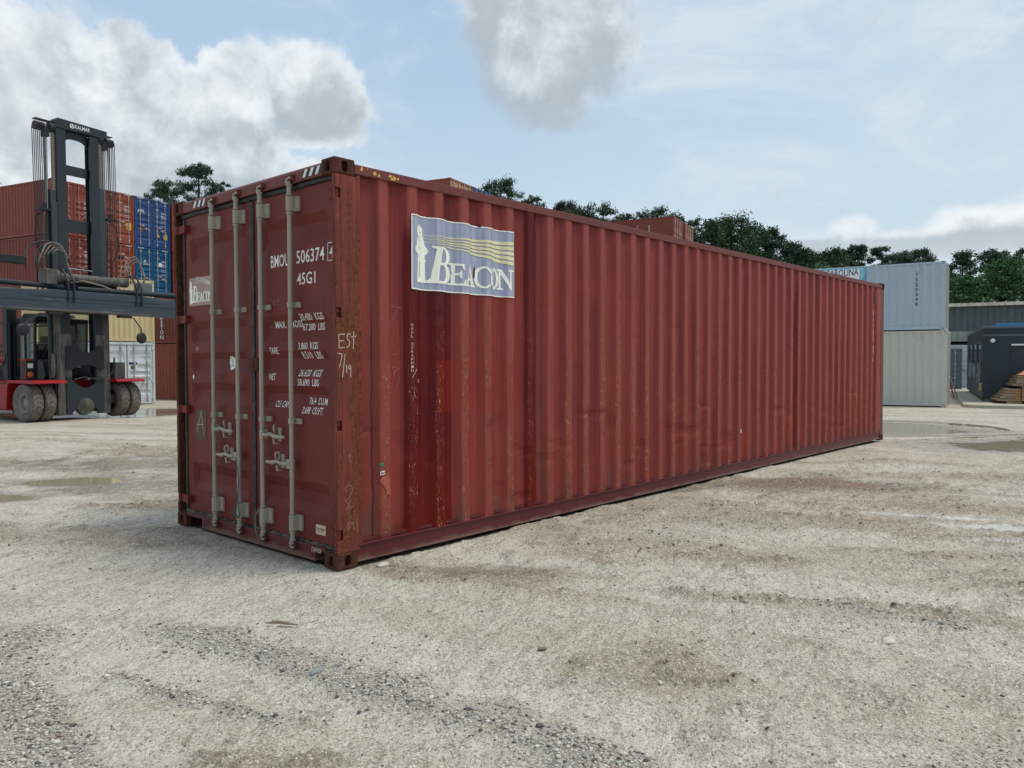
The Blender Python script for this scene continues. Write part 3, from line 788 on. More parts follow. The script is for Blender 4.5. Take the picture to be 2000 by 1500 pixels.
        # handles: forged lever on a hub, and a catch plate
        for (yh, dr, z) in (((1.73, -1, .912), (1.328, 1, .706)) if left else ((.968, -1, .910), (.556, 1, .709))):
            a = MB(); hx = -.012
            a.box(hx-.016, .02, yh-.022+dr*.022, yh+.022+dr*.022, z-.034, z+.034)
            pts = [(hx-.014, yh+dr*.04, z), (hx-.020, yh+dr*.11, z-.002), (hx-.024, yh+dr*.16, z+.012), (hx-.02, yh+dr*.22, z-.004), (hx-.012, yh+dr*.27, z-.006), (hx-.006, yh+dr*.33, z-.006)]
            a.tube(pts, [.017, .013, .014, .017, .014, .012], 8)
            a.build('handle', M['rod'], d, bevel=.002)
            c = MB(); yc = yh+dr*.185                                      # catch: swinging hasp above and below the lever
            c.box(.034, .046, yc-.022, yc+.022, z-.05, z+.055)
            c.tube([(-.01, yc+dr*.012, z+.018), (-.022, yc+dr*.012, z+.045), (-.02, yc+dr*.008, z+.07), (-.006, yc-dr*.006, z+.078), (.002, yc-dr*.014, z+.05), (-.004, yc-dr*.008, z+.02)], .0075, 7)
            c.tube([(.02, yc, z-.02), (-.018, yc, z-.028), (-.014, yc-.004, z-.062), (.02, yc-.004, z-.066)], .010, 7)
            c.build('handle_catch', M['rod'], d, bevel=.0015)
        # hinges
        yo = 2.41 if left else .030; yi = y1-.06 if left else y0+.055
        for z in (.248, 1.05, 1.85, 2.648):
            h = MB()
            a, b = sorted((yo if left else .018, yi))
            if left:
                h.prism([(a, z-.032), (b, z-.036), (b, z+.036), (a, z+.03)][::1], 0, .018, .046)
                h.box(.0, .046, yi-.012, yi+.03, z-.034, z+.034)
                h.cyl((.018, 2.398, z-.04), (.018, 2.398, z+.04), .016, n=10)
            else:
                h.box(.034, .046, a, b, z-.033, z+.033)
                h.tube([(.030, b, z+.035), (.020, .06, z+.028), (.018, .038, z+.03)], .006, 6).tube([(.030, b, z-.035), (.020, .06, z-.03), (.018, .038, z-.032)], .006, 6)
                h.cyl((.026, .024, z-.034), (.026, .024, z+.034), .011, n=10)
            h.build('hinge', M['door'], d, bevel=.002)
        return d
    dl = door(1.178, 2.300, True); dr_ = door(.052, 1.132, False)
    MB().box(.02, .034, 1.075, 1.192, 1.398, 1.500).build('latch_plate', M['cast'], t, bevel=.004)
    dx_l = lambda z, co: door_x(co.y, z, 1.178, 2.300)-.0022-.003*0+(float(fbm(np.array(co.y+5), np.array(z+5), 2.3, 3, 66))-.5)*.0098
    dx_r = lambda z, co: door_x(co.y, z, .052, 1.132)-.0022+(float(fbm(np.array(co.y+5), np.array(z+5), 2.3, 3, 66))-.5)*.0098
    zc = sorted({q for r in RIBS for q in r})+[z for z in np.arange(.2, 2.7, .05)]
    def dtext(lines, name, m, par, fn, off=0.0):
        ms = []
        for (s_, y, z, w, h, *sh) in lines:
            ms.append(on_door(text_flat(s_, w, h, sh[0] if sh else 0), y, z))
        me = merge(ms, name)
        me = drape(me, 2, zc, 0, lambda z, co: fn(z, co)-off); me.materials.append(m); return obj(name, me, par)
    T = [('BMOU', .892, 2.193, .25, .095), ('506374', .541, 2.197, .352, .098), ('4', .128, 2.206, .052, .086), ('45G1', .541, 2.040, .240, .088),
         ('MAX. GROSS', .893, 1.730, .38, .052), ('30.480  KGS', .527, 1.776, .296, .052), ('67.200  LBS', .515, 1.702, .276, .052),
         ('TARE', .927, 1.530, .120, .052), ('3.860  KGS', .527, 1.562, .250, .052), ('8.510  LBS', .505, 1.494, .250, .052),
         ('NET', .931, 1.330, .088, .050), ('26.620  KGS', .534, 1.362, .285, .052), ('58.690  LBS', .542, 1.292, .272, .052),
         ('CU. CAP.', .876, 1.122, .190, .050), ('76.4  CU.M.', .437, 1.156, .236, .052), ('2.698  CU.FT.', .492, 1.086, .266, .052)]
    for q in T: dtext([q], 'lettering', M['white'], dr_, dx_r)
    bx = strokes_flat([[(0, 0), (.09, 0), (.09, .125), (0, .125), (0, 0)]], .005); on_door(bx, .148, 2.188)
    bx = drape(bx, 2, zc, 0, dx_r); bx.materials.append(M['white']); obj('lettering', bx, dr_)
    # small decal on the left door: faded cream field, half behind the rod
    fld = poly_flat([[(0, 0), (.44, 0), (.44, .245), (0, .245)]]); on_door(fld, 2.238, 1.965)
    fld = drape(fld, 2, zc, 0, lambda z, co: dx_l(z, co)); fld.materials.append(M['decalw']); dd = obj('decal', fld, dl)
    em = [beacon_word(.055, .03, .36, .14), lighthouse(.012, .02, .06, .20)]+rays(.13, .235, .16, .19, .43, .10, 5)
    em = merge([on_door(e, 2.238, 1.965) for e in em], 'decal_print'); em = drape(em, 2, zc, 0, lambda z, co: dx_l(z, co)-.0015); em.materials.append(M['cream']); obj('decal_print', em, dd)
    # stickers and placards
    s1 = poly_flat([[(.052*math.cos(a)*(1+.08*math.sin(3*a)), .058*math.sin(a)) for a in np.linspace(0, 2*math.pi, 22)[:-1]]])
    on_door(s1, 1.552, 1.462); s1 = drape(s1, 2, zc, 0, dx_l); s1.materials.append(M['cream']); so_ = obj('sticker', s1, dl)
    an = strokes_flat([[(0, -.024), (0, .022)], [(-.014, .010), (.014, .010)], [(-.020, -.008), (-.014, -.022), (0, -.027), (.014, -.022), (.020, -.008)], [(-.006, .022), (0, .030), (.006, .022), (0, .018), (-.006, .022)]]+
                      [[(.04*math.cos(a), .045*math.sin(a)), (.04*math.cos(a+.25), .045*math.sin(a+.25))] for a in np.arange(0, 6.2, .5)], .0045)
    on_door(an, 1.552, 1.462); an = drape(an, 2, zc, 0, lambda z, co: dx_l(z, co)-.0015); an.materials.append(M['ink']); obj('sticker_print', an, so_)
    pl = poly_flat([[(0, 0), (.19, 0), (.19, .262), (0, .262)]]); on_door(pl, 2.148, .79); pl = drape(pl, 2, zc, 0, dx_l); pl.materials.append(M['cardboard']); pp = obj('placard', pl, dl)
    aa = strokes_flat([[(.02, .06), (.10, .25), (.145, .045)], [(.025, .13), (.145, .137)]], .006); on_door(aa, 2.148, .79); aa = drape(aa, 2, zc, 0, lambda z, co: dx_l(z, co)-.0015); aa.materials.append(M['chalk']); obj('chalk_mark', aa, pp)
    pc = poly_flat([[(0, .03), (.015, 0), (.032, .022), (.02, .05)]]); on_door(pc, 2.195, 1.315); pc = drape(pc, 2, zc, 0, dx_l); pc.materials.append(M['white2']); obj('sticker', pc, dl)
    ck = strokes_flat([[(0, 0), (.015, .05), (.03, .02), (.045, .055), (.05, .02)]], .005); on_door(ck, 2.13, 1.555); ck = drape(ck, 2, zc, 0, dx_l); ck.materials.append(M['chalk']); obj('chalk_mark', ck, dl)
    c2 = strokes_flat([[(0, 0), (.012, .07), (.03, .065), (.02, .035)], [(.05, .06), (.06, .01), (.075, .05), (.085, .0), (.09, .06)], [(.12, .0), (.122, .07)], [(.135, 0), (.137, .07)], [(.122, .035), (.17, .04)], [(.2, .05), (.22, .06)]], .0035)
    c3 = strokes_flat([[(0, 0), (.02, .05), (.05, .05), (.03, 0)], [(.08, .0), (.085, .055)], [(.10, 0), (.12, .055)], [(.15, .05), (.13, .02), (.16, 0)]], .003)
    on_door(c2, .93, 1.895); on_door(c3, .92, 1.64); cc = merge([c2, c3], 'chalk_mark'); cc = drape(cc, 2, zc, 0, dx_r); cc.materials.append(M['chalk_faint']); obj('chalk_mark', cc, dr_)
    st = poly_flat([[(0, 0), (.122, 0), (.122, .072), (0, .072)]]); on_door(st, .322, .213); st = drape(st, 2, zc, 0, dx_r); st.materials.append(M['tanlabel']); s2 = obj('label_plate', st, dr_)
    tx = merge([on_door(text_flat('STEIN WEDDER', .102, .015), .312, .246), on_door(text_flat('............', .08, .004), .302, .232)], 't'); tx = drape(tx, 2, zc, 0, lambda z, co: dx_r(z, co)-.0015)
    tx.materials.append(M['blackpaint']); obj('label_print', tx, s2)
    ch = merge([on_door(text_flat('DAMIX', .13, .034, .25), .335, .088, .0105)], 'chalk_mark'); ch.materials.append(M['chalk']); obj('chalk_mark', ch, t)
    # seal wire tied round the second rod
    wr = MB(); y = 1.325
    wr.tube([(-.03, y+.01, .70), (-.032, y-.02, .62), (-.028, y-.035, .50), (-.03, y-.02, .40), (-.032, y-.03, .30), (-.03, y-.045, .24), (-.03, y-.02, .21), (-.032, y+.01, .24), (-.03, y+.0, .31), (-.03, y-.01, .42)], .0035, 6)
    wr.tube([(-.026, y+.03, .31), (-.04, y+.045, .26), (-.036, y+.03, .2), (-.03, y+.02, .23), (-.028, y+.03, .28)], .005, 6)
    wr.build('seal_wire', M['wire'], t)
    wr = MB(); y = .99
    wr.tube([(-.026, y-.02, .33), (-.035, y+.03, .27), (-.035, y+.05, .19), (-.03, y+.035, .13), (-.03, y+.02, .10)], .005, 6)
    wr.tube([(-.03, y+.0, .33), (-.038, y+.045, .25), (-.036, y+.03, .16), (-.03, y+.03, .12)], .004, 6)
    wr.build('seal_wire', M['wire2'], t)
    # ---------------- side decal and marks
    cuts = side_cuts(L)+[c+.034 for c in side_cuts(L)]
    def sy(off): return lambda x, co: side_prof(x, L)-.0035-off+(float(fbm(np.array(x), np.array(co.z), 1.6, 3, 91))-.5)*.012+(float(fbm(np.array(x), np.array(co.z), 7, 3, 92))-.5)*.006
    def sgrid(me):
        bm = bmesh.new(); bm.from_mesh(me)
        for z in np.arange(.2, 2.75, .06):
            bmesh.ops.bisect_plane(bm, geom=bm.verts[:]+bm.edges[:]+bm.faces[:], plane_co=(0, 0, z), plane_no=(0, 0, 1))
        bm.to_mesh(me); bm.free(); return me
    def sput(ms, m, name, par, off):
        me = drape(sgrid(merge(ms, name)), 0, cuts, 1, sy(off)); me.materials.append(m); return obj(name, me, par)
    DX, DZ, DW, DH = .698, 2.024, 1.180, .570
    fr = poly_flat([[(0, 0), (DW, 0), (DW, DH), (0, DH)]])
    dcl = sput([on_side(fr, DX, DZ)], M['decal'], 'decal', t, .001); dcl['label'] = 'faded blue decal with a lighthouse, rays and serif word'
    bd = strokes_flat([[(.004, .004), (DW-.004, .004)], [(DW-.004, .004), (DW-.004, DH-.004)], [(DW-.004, DH-.004), (.004, DH-.004)], [(.004, DH-.004), (.004, .004)]], .009)
    sput([on_side(bd, DX, DZ)], M['cream'], 'decal_border', dcl, .004)
    sput([on_side(lighthouse(.040, .058, .150, .45), DX, DZ)], M['cream'], 'decal_lighthouse', dcl, .004)
    det = strokes_flat([[(.092, .10+i*.013), (.110, .113+i*.013)] for i in range(8)]+[[(.095, .335), (.125, .318)], [(.085, .40), (.085, .41)], [(.102, .40), (.102, .41)], [(.085, .375), (.085, .385)], [(.102, .375), (.102, .385)], [(.10, .215), (.12, .205)], [(.10, .44), (.12, .445)]], .0045)
    sput([on_side(det, DX, DZ)], M['ink'], 'decal_detail', dcl, .0055)
    sput([on_side(beacon_word(.165, .064, DW-.185, .285), DX, DZ)], M['cream'], 'decal_word', dcl, .004)
    sput([on_side(q, DX, DZ) for q in rays(.145, .408, .47, .305, DW-.012, .018, 5)], M['lemon'], 'decal_rays', dcl, .004)
    rs = poly_flat([[(0, 0), (.010, .02), (.012, .07), (.008, .11), (-.002, .09), (-.008, .04)]]); r2 = poly_flat([[(0, 0), (.006, .02), (.0, .035)]])
    sput([on_side(rs, 1.405, DZ+.13), on_side(r2, 1.145, DZ+.14), on_side(poly_flat([[(0, 0), (.008, .03), (0, .045)]]), 1.60, DZ+.16)], M['cast'], 'rust_hole', dcl, .0062)
    fl = strokes_flat([[(1.43, 2.594), (1.44, 2.615), (1.46, 2.61), (1.475, 2.6), (1.47, 2.59), (1.445, 2.597)]], .010); sput([on_side(fl, 0, 0)], M['cast'], 'chalk_mark', t, .004)
    # stencilled and chalked marks
    v = []
    for i, ch_ in enumerate('OOCL SCRAPPIN'):
        if ch_ != ' ': v.append(on_side(text_flat(ch_, .024, .019), .690, 1.742-i*.0292))
    sput(v, M['chalk'], 'chalk_mark', t, .002)
    sc = strokes_flat([[(0, 0), (.05, .07)], [(.05, -.02), (.075, -.01), (.06, -.03), (.08, -.035)]], .004); sput([on_side(sc, .70, 1.345)], M['chalk'], 'chalk_mark', t, .002)
    sc = strokes_flat([[(.0, .0), (.10, .09), (.12, .14), (.16, .16), (.04, .165)], [(.03, -.16), (.06, -.11), (.09, -.14)], [(.06, -.3), (.11, -.29), (.09, -.36), (.07, -.27)], [(.06, -.2), (.12, -.19)], [(.08, -.34), (.14, -.30)],
                       [(.04, -.46), (.07, -.39)], [(.10, -.47), (.15, -.36)]], .0035); sput([on_side(sc, .46, 1.72)], M['chalk_faint'], 'chalk_mark', t, .002)
    for nm_, m_, x_, z_, w_, h_ in (('sticker', M['green'], .385, .70, .035, .024), ('sticker', M['white'], .392, .632, .04, .034), ('sticker', M['white2'], 6.29, .535, .05, .055)):
        q = poly_flat([[(0, 0), (w_, .003), (w_*.95, h_), (.002, h_*.92)]]); sput([on_side(q, x_, z_)], m_, nm_, t, .002)
    q = strokes_flat([[(.006, .004), (.012, .028), (.02, .01)], [(.022, .02), (.034, .022), (.03, .01), (.024, .016)]], .004); sput([on_side(q, .392, .632)], M['cast'], 'sticker_print', t, .004)
    # bare primer blotch near the foot of the first rib
    q = poly_flat([[(-.045, .13), (-.03, .155), (.0, .165), (.035, .172), (.05, .15), (.045, .10), (.06, .05), (.045, -.01), (.03, .03), (.01, .0), (.015, .06), (-.01, .09)]])
    sput([on_side(q, .43, .46)], M['primer'], 'bare_patch', t, .0015)
    # vertical reporting marks at the far end
    v = []
    for i, ch_ in enumerate('BMOU5063744'): v.append(on_side(text_flat(ch_, .05, .085), 11.36, 2.36-i*.118))
    for i, ch_ in enumerate('45G1'): v.append(on_side(text_flat(ch_, .05, .08), 11.655, 2.30-i*.11))
    for i, ch_ in enumerate('HEIGHT'): v.append(on_side(text_flat(ch_, .035, .05), 11.66, 2.56-i*.06))
    q = strokes_flat([[(0, 0), (.09, 0), (.09, .14), (0, .14), (0, 0)], [(0, .05), (.09, .05)], [(0, .1), (.09, .1)], [(.02, -.08), (.07, -.08), (.07, -.14), (.02, -.14)]], .012); v.append(on_side(q, 11.63, 1.60))
    sput(v[:11], M['white'], 'lettering', t, .002); sput(v[11:15], M['white'], 'lettering', t, .002); sput(v[15:21], M['white'], 'lettering', t, .002); sput(v[21:], M['white'], 'lettering', t, .002)
    q = poly_flat([[(0, 0), (.08, 0), (.08, .2), (0, .2)]]); sput([on_side(q, 11.64, 1.82)], M['yellow'], 'height_mark', t, .002)
    # vent cowl near the far end
    MB().box(11.60, 11.74, .002, .03, 2.52, 2.72).build('vent_cover', M['post'], t, bevel=.006)
    MB().box(11.62, 11.66, -.002, .002, 2.53, 2.70).build('vent_slot', M['black'], t)
    # chalk on the near corner post
    q = strokes_flat([[(.075, .105), (.02, .10), (.025, .055), (.065, .06)], [(.025, .055), (.022, .005), (.07, .01)], [(.125, .10), (.10, .11), (.09, .075), (.115, .055), (.11, .02), (.085, .012)], [(.15, .125), (.145, .0)], [(.125, .085), (.172, .093)],
                      [(.01, -.03), (.05, -.035), (.035, -.10), (.025, -.13)], [(.075, -.035), (.05, -.20)], [(.085, -.11), (.088, -.17)], [(.115, -.11), (.10, -.125), (.112, -.145), (.122, -.115), (.12, -.20)]], .006)
    q = on_side(q, .006, 1.56, .0028); q.materials.append(M['chalk']); obj('chalk_mark', q, t)
    q = strokes_flat([[(.03, .30), (.02, .33), (.05, .345), (.08, .335), (.085, .30), (.04, .24)], [(.02, .25), (.07, .17)], [(.07, .24), (.03, .18), (.09, .19)], [(.03, .05), (.06, .10), (.04, .02), (.08, .08), (.10, .02)], [(.12, .10), (.125, .0)], [(.05, .55), (.07, .57), (.06, .52), (.08, .5)]], .005)
    q = on_side(q, .05, .25, .0028); q.materials.append(M['chalk_faint']); obj('chalk_mark', q, t)
    return t

# ------------------------------------------------------------------ lettering shapes for the decal
WOFF = .010
def beacon_word(x, y, w, h):
    """the serif word in a box; big swash B then small capitals"""
    S_ = []
    U = w/4.82; sc = .60        # layout units across; small capitals are 60 % high
    def put(loops, ox, sx, sy_, oy=0): S_.append(poly_flat([[(x+(ox+px*sx)*U, y+(oy+py*sy_)*h) for px, py in lp] for lp in loops], WOFF*h))
    def arc(cx, cy, rx, ry, a0, a1, n=10): return [(cx+rx*math.cos(R(a0+(a1-a0)*i/n)), cy+ry*math.sin(R(a0+(a1-a0)*i/n))) for i in range(n+1)]
    # B
    out = [(.0, .02), (.0, -.0), (.72, .0)]+arc(.70, .28, .32, .28, -88, 62, 12)+[(.86, .54)]+arc(.74, .765, .27, .235, -48, 90, 10)+[(.24, 1.0), (.24, .965), (.37, .94), (.30, .55), (.20, .12), (.10, .045)]
    h1 = [(.44, .06)]+arc(.62, .28, .20, .225, -90, 90, 10)+[(.50, .505), (.46, .30)]
    h2 = [(.54, .56)]+arc(.68, .755, .17, .19, -90, 90, 8)+[(.60, .945), (.56, .75)]
    put([out, h1, h2], 0, 1.28, 1.0)
    def serifE():
        return [[(0, 0), (.92, 0), (1.0, .27), (.955, .27), (.84, .07), (.42, .06), (.42, .48), (.62, .48), (.68, .36), (.72, .36), (.72, .68), (.68, .68), (.62, .55), (.42, .55), (.42, .94), (.74, .93), (.86, .74), (.90, .74), (.86, 1.0), (.06, 1.0), (.06, .96), (.22, .93), (.22, .06), (0, .04)]]
    put(serifE(), 1.17, .86, sc)
    A_ = [[(-.02, 0), (.34, 0), (.34, .04), (.22, .07), (.29, .28), (.62, .28), (.70, .07), (.58, .04), (.58, 0), (1.04, 0), (1.04, .04), (.93, .07), (.56, 1.03), (.50, 1.03), (.12, .07), (-.02, .04)], [(.315, .35), (.465, .78), (.60, .35)]]
    put(A_, 1.95, .72, sc)
    C_ = [arc(.56, .5, .54, .52, 38, 320, 26)+[(1.0, .24), (.96, .24)]+[(.90, .14)]+arc(.58, .5, .36, .46, -50, -318, 22)[0:]+[(.92, .78), (.95, .70), (.99, .70), (.98, .97), (.94, .97)]]
    put(C_, 2.62, .86, sc)
    put([arc(.5, .5, .5, .52, 0, 351, 38), arc(.5, .5, .29, .44, 0, 351, 34)], 3.45, .62, sc)
    N_ = [[(0, 0), (.34, 0), (.34, .04), (.22, .08), (.22, .80), (.76, -.02), (.82, -.02), (.82, .92), (1.0, .96), (1.0, 1.0), (.62, 1.0), (.62, .96), (.74, .92), (.74, .26), (.28, 1.0), (.0, 1.0), (.0, .96), (.13, .92), (.13, .08), (0, .04)]]
    put(N_, 4.00, .86, sc)
    return merge(S_, 'word')
def lighthouse(x, y, w, h):
    P = [(.10, 0), (.90, 0), (.86, .36), (.90, .36), (.96, .385), (.84, .41), (.84, .47), (.98, .50), (1.08, .54), (1.0, .60), (.86, .625), (.80, .68), (.80, .72), (.74, .74), (.72, .80), (.66, .80), (.66, .93), (.60, .95), (.46, .96), (.36, 1.0),
         (.26, .955), (.12, .93), (.12, .82), (.18, .80), (.16, .73), (.08, .71), (.06, .62), (.0, .585), (-.02, .54), (.06, .495), (.20, .465), (.20, .415), (.10, .39), (.20, .37)]
    return poly_flat([[(x+a*w, y+b*h) for a, b in P]])
def rays(x0, yc, ytop, ybot, x1, gap, n):
    out = []; tot = ytop-ybot+.055
    for i in range(n):
        a1 = ybot-.03+tot*i/n; b1 = a1+tot/n*.72
        a0 = yc-.030+.060*i/n; b0 = a0+.002
        ln = (x1-x0)*(.06 if i % 2 else 0)
        K = 10; top, bot = [], []
        for k in range(K+1):
            t_ = k/K; e = t_**1.15; X = x0+ln+(x1-x0-ln)*t_
            bot.append((X, a0+(a1-a0)*e)); top.append((X, b0+(b1-b0)*e))
        out.append(poly_flat([bot+top[::-1]]))
    return out
M['decalw'] = mat('bleached_decal', lambda g: {'Base Color': g.mix(g.noise(g.coord(), 1, 4, .6, sc=(20, 20, 3)).ss(.4, .65), C(170, 142, 134), C(156, 120, 112))}, rough=.6)
M['tanlabel'] = mat('tan_label', color=C(196, 178, 146), rough=.5)
M['wire'] = mat('blue_grey_wire', color=C(58, 74, 82), rough=.6)
M['wire2'] = mat('grey_rope', color=C(110, 106, 96), rough=.8)
M['green'] = mat('green_tape', color=C(30, 130, 84), rough=.5)
M['primer'] = mat('bare_primer', rust_paint(C(176, 96, 80), C(120, 62, 50), C(84, 44, 34), .5, .6, rough=.7))

# ================================================================== the other containers
CACHE = {}
def cached(key, fn):
    if key not in CACHE: CACHE[key] = fn()
    return CACHE[key]
BR = [(.90, .83, .76, .69), (.66, .62, .58, .54), (.53, .50, .47, .44), (.42, .39, .36, .33), (.20, .17, .14, .11)]
def container(label, org, yaw, base, L=12.192, H=2.896, paint=None, doorpaint=None, rodm=None, framem=None, group=None,
              ribs=None, logo=None, codes=None, end='door', sides=(0, 1), rods=4, far=True, stickers=(), hazard=False, vent=False):
    """org = the corner at the right-hand side of the door end as seen from outside is local (0, 0)"""
    t = thing('shipping_container', label, 'shipping container', (org[0], org[1], base), yaw, group)
    W = 2.438; doorpaint = doorpaint or paint; framem = framem or paint; rodm = rodm or M['rod_light']
    castings(t, L, W, H, framem)
    def frame():
        mb = MB()
        for x0, x1 in ((.004, .16), (L-.16, L-.004)):
            for y0, y1 in ((.004, .10), (W-.10, W-.004)):
                mb.box(x0, x1, y0, y1, .118, H-.118)
        for y0, y1 in ((.002, .06), (W-.06, W-.002)):
            mb.box(.178, L-.178, y0, y1, H-.085, H-.02); mb.box(.178, L-.178, y0, y1, .03, .155)
        for x0, x1 in ((.01, .08), (L-.08, L-.01)):
            mb.box(x0, x1, .1621, W-.1621, H-.115, H-.01); mb.box(x0, x1, .1621, W-.1621, .03, .14)
        return mb.mesh('frame')
    def fresh(key, fn):
        me = cached(key, fn)
        if not me.materials: me.materials.append(None)
        return me
    usemat(obj('frame', fresh(('fr', L, H), frame), t), framem)
    def sidep(k):
        mb = corr_panel(L, H, .155, H-.085, 1)
        if k: mb.v = [(x, W-y, z) for x, y, z in mb.v]
        return mb.mesh('side_panel')
    for k in sides: usemat(obj('side_panel', fresh(('sp', L, H, k), lambda: sidep(k)), t), paint)
    def roof():
        mb = MB(); n = int(L/.21); xs = np.linspace(.09, L-.09, n*4+1)
        for y in (.05, W-.05):
            for i, x in enumerate(xs): mb.v.append((x, y, H-.035-(.02 if i % 4 in (1, 2) else 0)))
        k = len(xs); mb.f = [(i, i+1, k+i+1, k+i) for i in range(k-1)]
        return mb.mesh('roof')
    usemat(obj('roof', fresh(('rf', L, H), roof), t), paint)
    usemat(obj('floor', fresh(('fl', L), lambda: MB().box(.08, L-.08, .06, W-.06, .12, .16).mesh('floor')), t), framem)
    def endw(x, sg):
        mb = MB(); ys = np.linspace(.10, W-.10, 41)
        for z in (.14, H-.115):
            for i, y in enumerate(ys): mb.v.append((x+sg*(.045 if i % 4 in (1, 2) else .005), y, z))
        mb.f = [(i, i+1, 41+i+1, 41+i) for i in range(40)]
        return mb.mesh('end_wall')
    usemat(obj('end_wall', fresh(('ew', L, H), lambda: endw(L-.03, -1)), t), paint)
    hz = []
    if end == 'door':
        ribs = ribs or [tuple(.14+(H-.26)*q for q in r) for r in BR]
        for s in (0, 1):
            y0, y1 = ((.09, 1.205), (1.233, W-.09))[s]
            def dm():
                mb = door_panel(y0, y1, .15, H-.125, .04, ribs, .036, .10, .05); a, b = sorted((.02 if s == 0 else W-.02, y0+.05 if s == 0 else y1-.05))
                for z in (.25, H*.36, H*.62, H-.27): mb.box(-.006, .05, a, b, z-.04, z+.04)
                return mb.mesh('door')
            d = obj('door', fresh(('dr', H, s, len(ribs), round(ribs[0][0], 2)), dm), t); usemat(d, doorpaint)
            def rodmesh():
                mb = MB(); mb.cyl((.0, 0, .09), (.0, 0, H-.07), .019, n=8)
                for z in (.24, H*.36, H*.66, H-.23): mb.box(-.012, .038, -.055, .03, z-.045, z+.045)
                return mb.mesh('lock_rod')
            def hm():
                mb = MB(); mb.tube([(-.01, 0, 0), (-.03, .17, .01), (-.015, .34, -.01)], .016, 6); mb.box(-.03, .04, .157, .217, -.06, .07); return mb.mesh('handle')
            for i, f in enumerate((.25, .76)):
                y = y0+(y1-y0)*(1-f); z = (1.0, .84)[i]+(.25 if H > 2.7 else .05)
                o = usemat(obj('lock_rod', fresh(('rd', H), rodmesh), d), rodm); o.location = (0, y, 0)
                o = usemat(obj('handle', fresh('hd', hm), d), rodm); o.location = (0, y, z); o.scale = (1, -1 if i == 0 else 1, 1)
        g = MB().box(.03, .05, 1.205, 1.233, .15, H-.13); g.box(.035, .055, .085, W-.085, H-.125, H-.112)
        g.build('gasket', M['gasket'], t)
        if codes:
            ms = []
            for i, (s_, w, h) in enumerate(codes.get('top', [])):
                ms.append(on_door(text_flat(s_, w, h), .98 if i == 0 else .62, H*.79-i*.17, .036))
            for (s_, y, z, w, h) in codes.get('rows', []): ms.append(on_door(text_flat(s_, w, h), y, z, .034))
            if ms:
                me = merge(ms, 'lettering'); me.materials.append(M['white2']); o = obj('lettering', me, t)
        for (m_, y, z, w, h, shp) in stickers:
            if shp == 'tri': q = poly_flat([[(0, 0), (w, 0), (w/2, h)]])
            elif shp == 'round': q = poly_flat([[(w/2+w/2*math.cos(a), h/2+h/2*math.sin(a)) for a in np.linspace(0, 6.1, 16)]])
            else: q = poly_flat([[(0, 0), (w, 0), (w, h), (0, h)]])
            q = on_door(q, y, z, .033); q.materials.append(m_); so_ = obj('sticker', q, t)
            if shp in ('tri', 'sq'):
                q = strokes_flat([[(w*.5, h*.18), (w*.5, h*.62)]] if shp == 'tri' else [[(w*.2, h*(.2+.2*i)), (w*.8, h*(.2+.2*i))] for i in range(4)], w*.09); q = on_door(q, y, z, .031); q.materials.append(M['blackpaint']); obj('sticker_print', q, so_)
        if logo:
            q = on_door(text_flat(*logo[0]), logo[1], logo[2], .033); q.materials.append(M['white2']); obj('logo', q, t)
    if hazard:
        mw = []
        for y0 in (.19, W-.60):
            for q in range(5): mw.append(on_door(poly_flat([[(0, 0), (.035, 0), (.065, .07), (.03, .07)]]), y0+.40-q*.085, H-.10, .006))
        me = merge(mw, 'hazard_mark'); me.materials.append(M['white2']); obj('hazard_mark', me, t)
    if vent: usemat(obj('vent_cover', fresh(('vt', H), lambda: MB().box(.62, .74, -.004, .02, H-.42, H-.2).mesh('vent_cover')), t), framem)
    return t
def bgpaint(nm, c, dk=None, rust=C(110, 62, 44), amt=.12, seed=1.0):
    dk = dk or tuple(q*.72 for q in c[:3])+(1,)
    M[nm] = mat(nm, rust_paint(c, dk, rust, amt, .9, rough=.5, seed=seed)); return M[nm]
bgpaint('brick_red_paint', C(134, 66, 54), seed=2.1, amt=.2)
bgpaint('brown_red_paint', C(122, 58, 48), seed=5.3, amt=.25)
bgpaint('orange_red_paint', C(146, 76, 56), seed=7.7, amt=.2)
bgpaint('navy_blue_paint', C(44, 78, 132), C(34, 62, 106), seed=3.2)
bgpaint('sea_blue_paint', C(24, 92, 134), C(20, 74, 112), seed=4.4)
bgpaint('cream_paint', C(206, 188, 142), C(190, 170, 126), C(150, 110, 70), .05, seed=6.1)
bgpaint('white_container_paint', C(198, 204, 206), C(184, 190, 192), C(130, 110, 90), .03, seed=8.2)
bgpaint('light_blue_grey_paint', C(170, 184, 194), C(162, 176, 188), C(110, 106, 100), .0, seed=9.4)
bgpaint('warm_grey_paint', C(190, 188, 176), C(182, 180, 168), C(110, 100, 90), .0, seed=10.4)
bgpaint('slate_blue_paint', C(96, 108, 120), C(84, 96, 108), C(70, 60, 50), .04, seed=12.4)
M['rod_light'] = mat('light_steel_rods', color=C(168, 160, 150), rough=.5)
M['rod_red'] = mat('reddish_rods', color=C(150, 112, 100), rough=.6)
M['yel_sticker'] = mat('yellow_sticker', color=C(226, 178, 44), rough=.5)
M['navy_ink'] = mat('navy_ink', color=C(28, 42, 96), rough=.5)

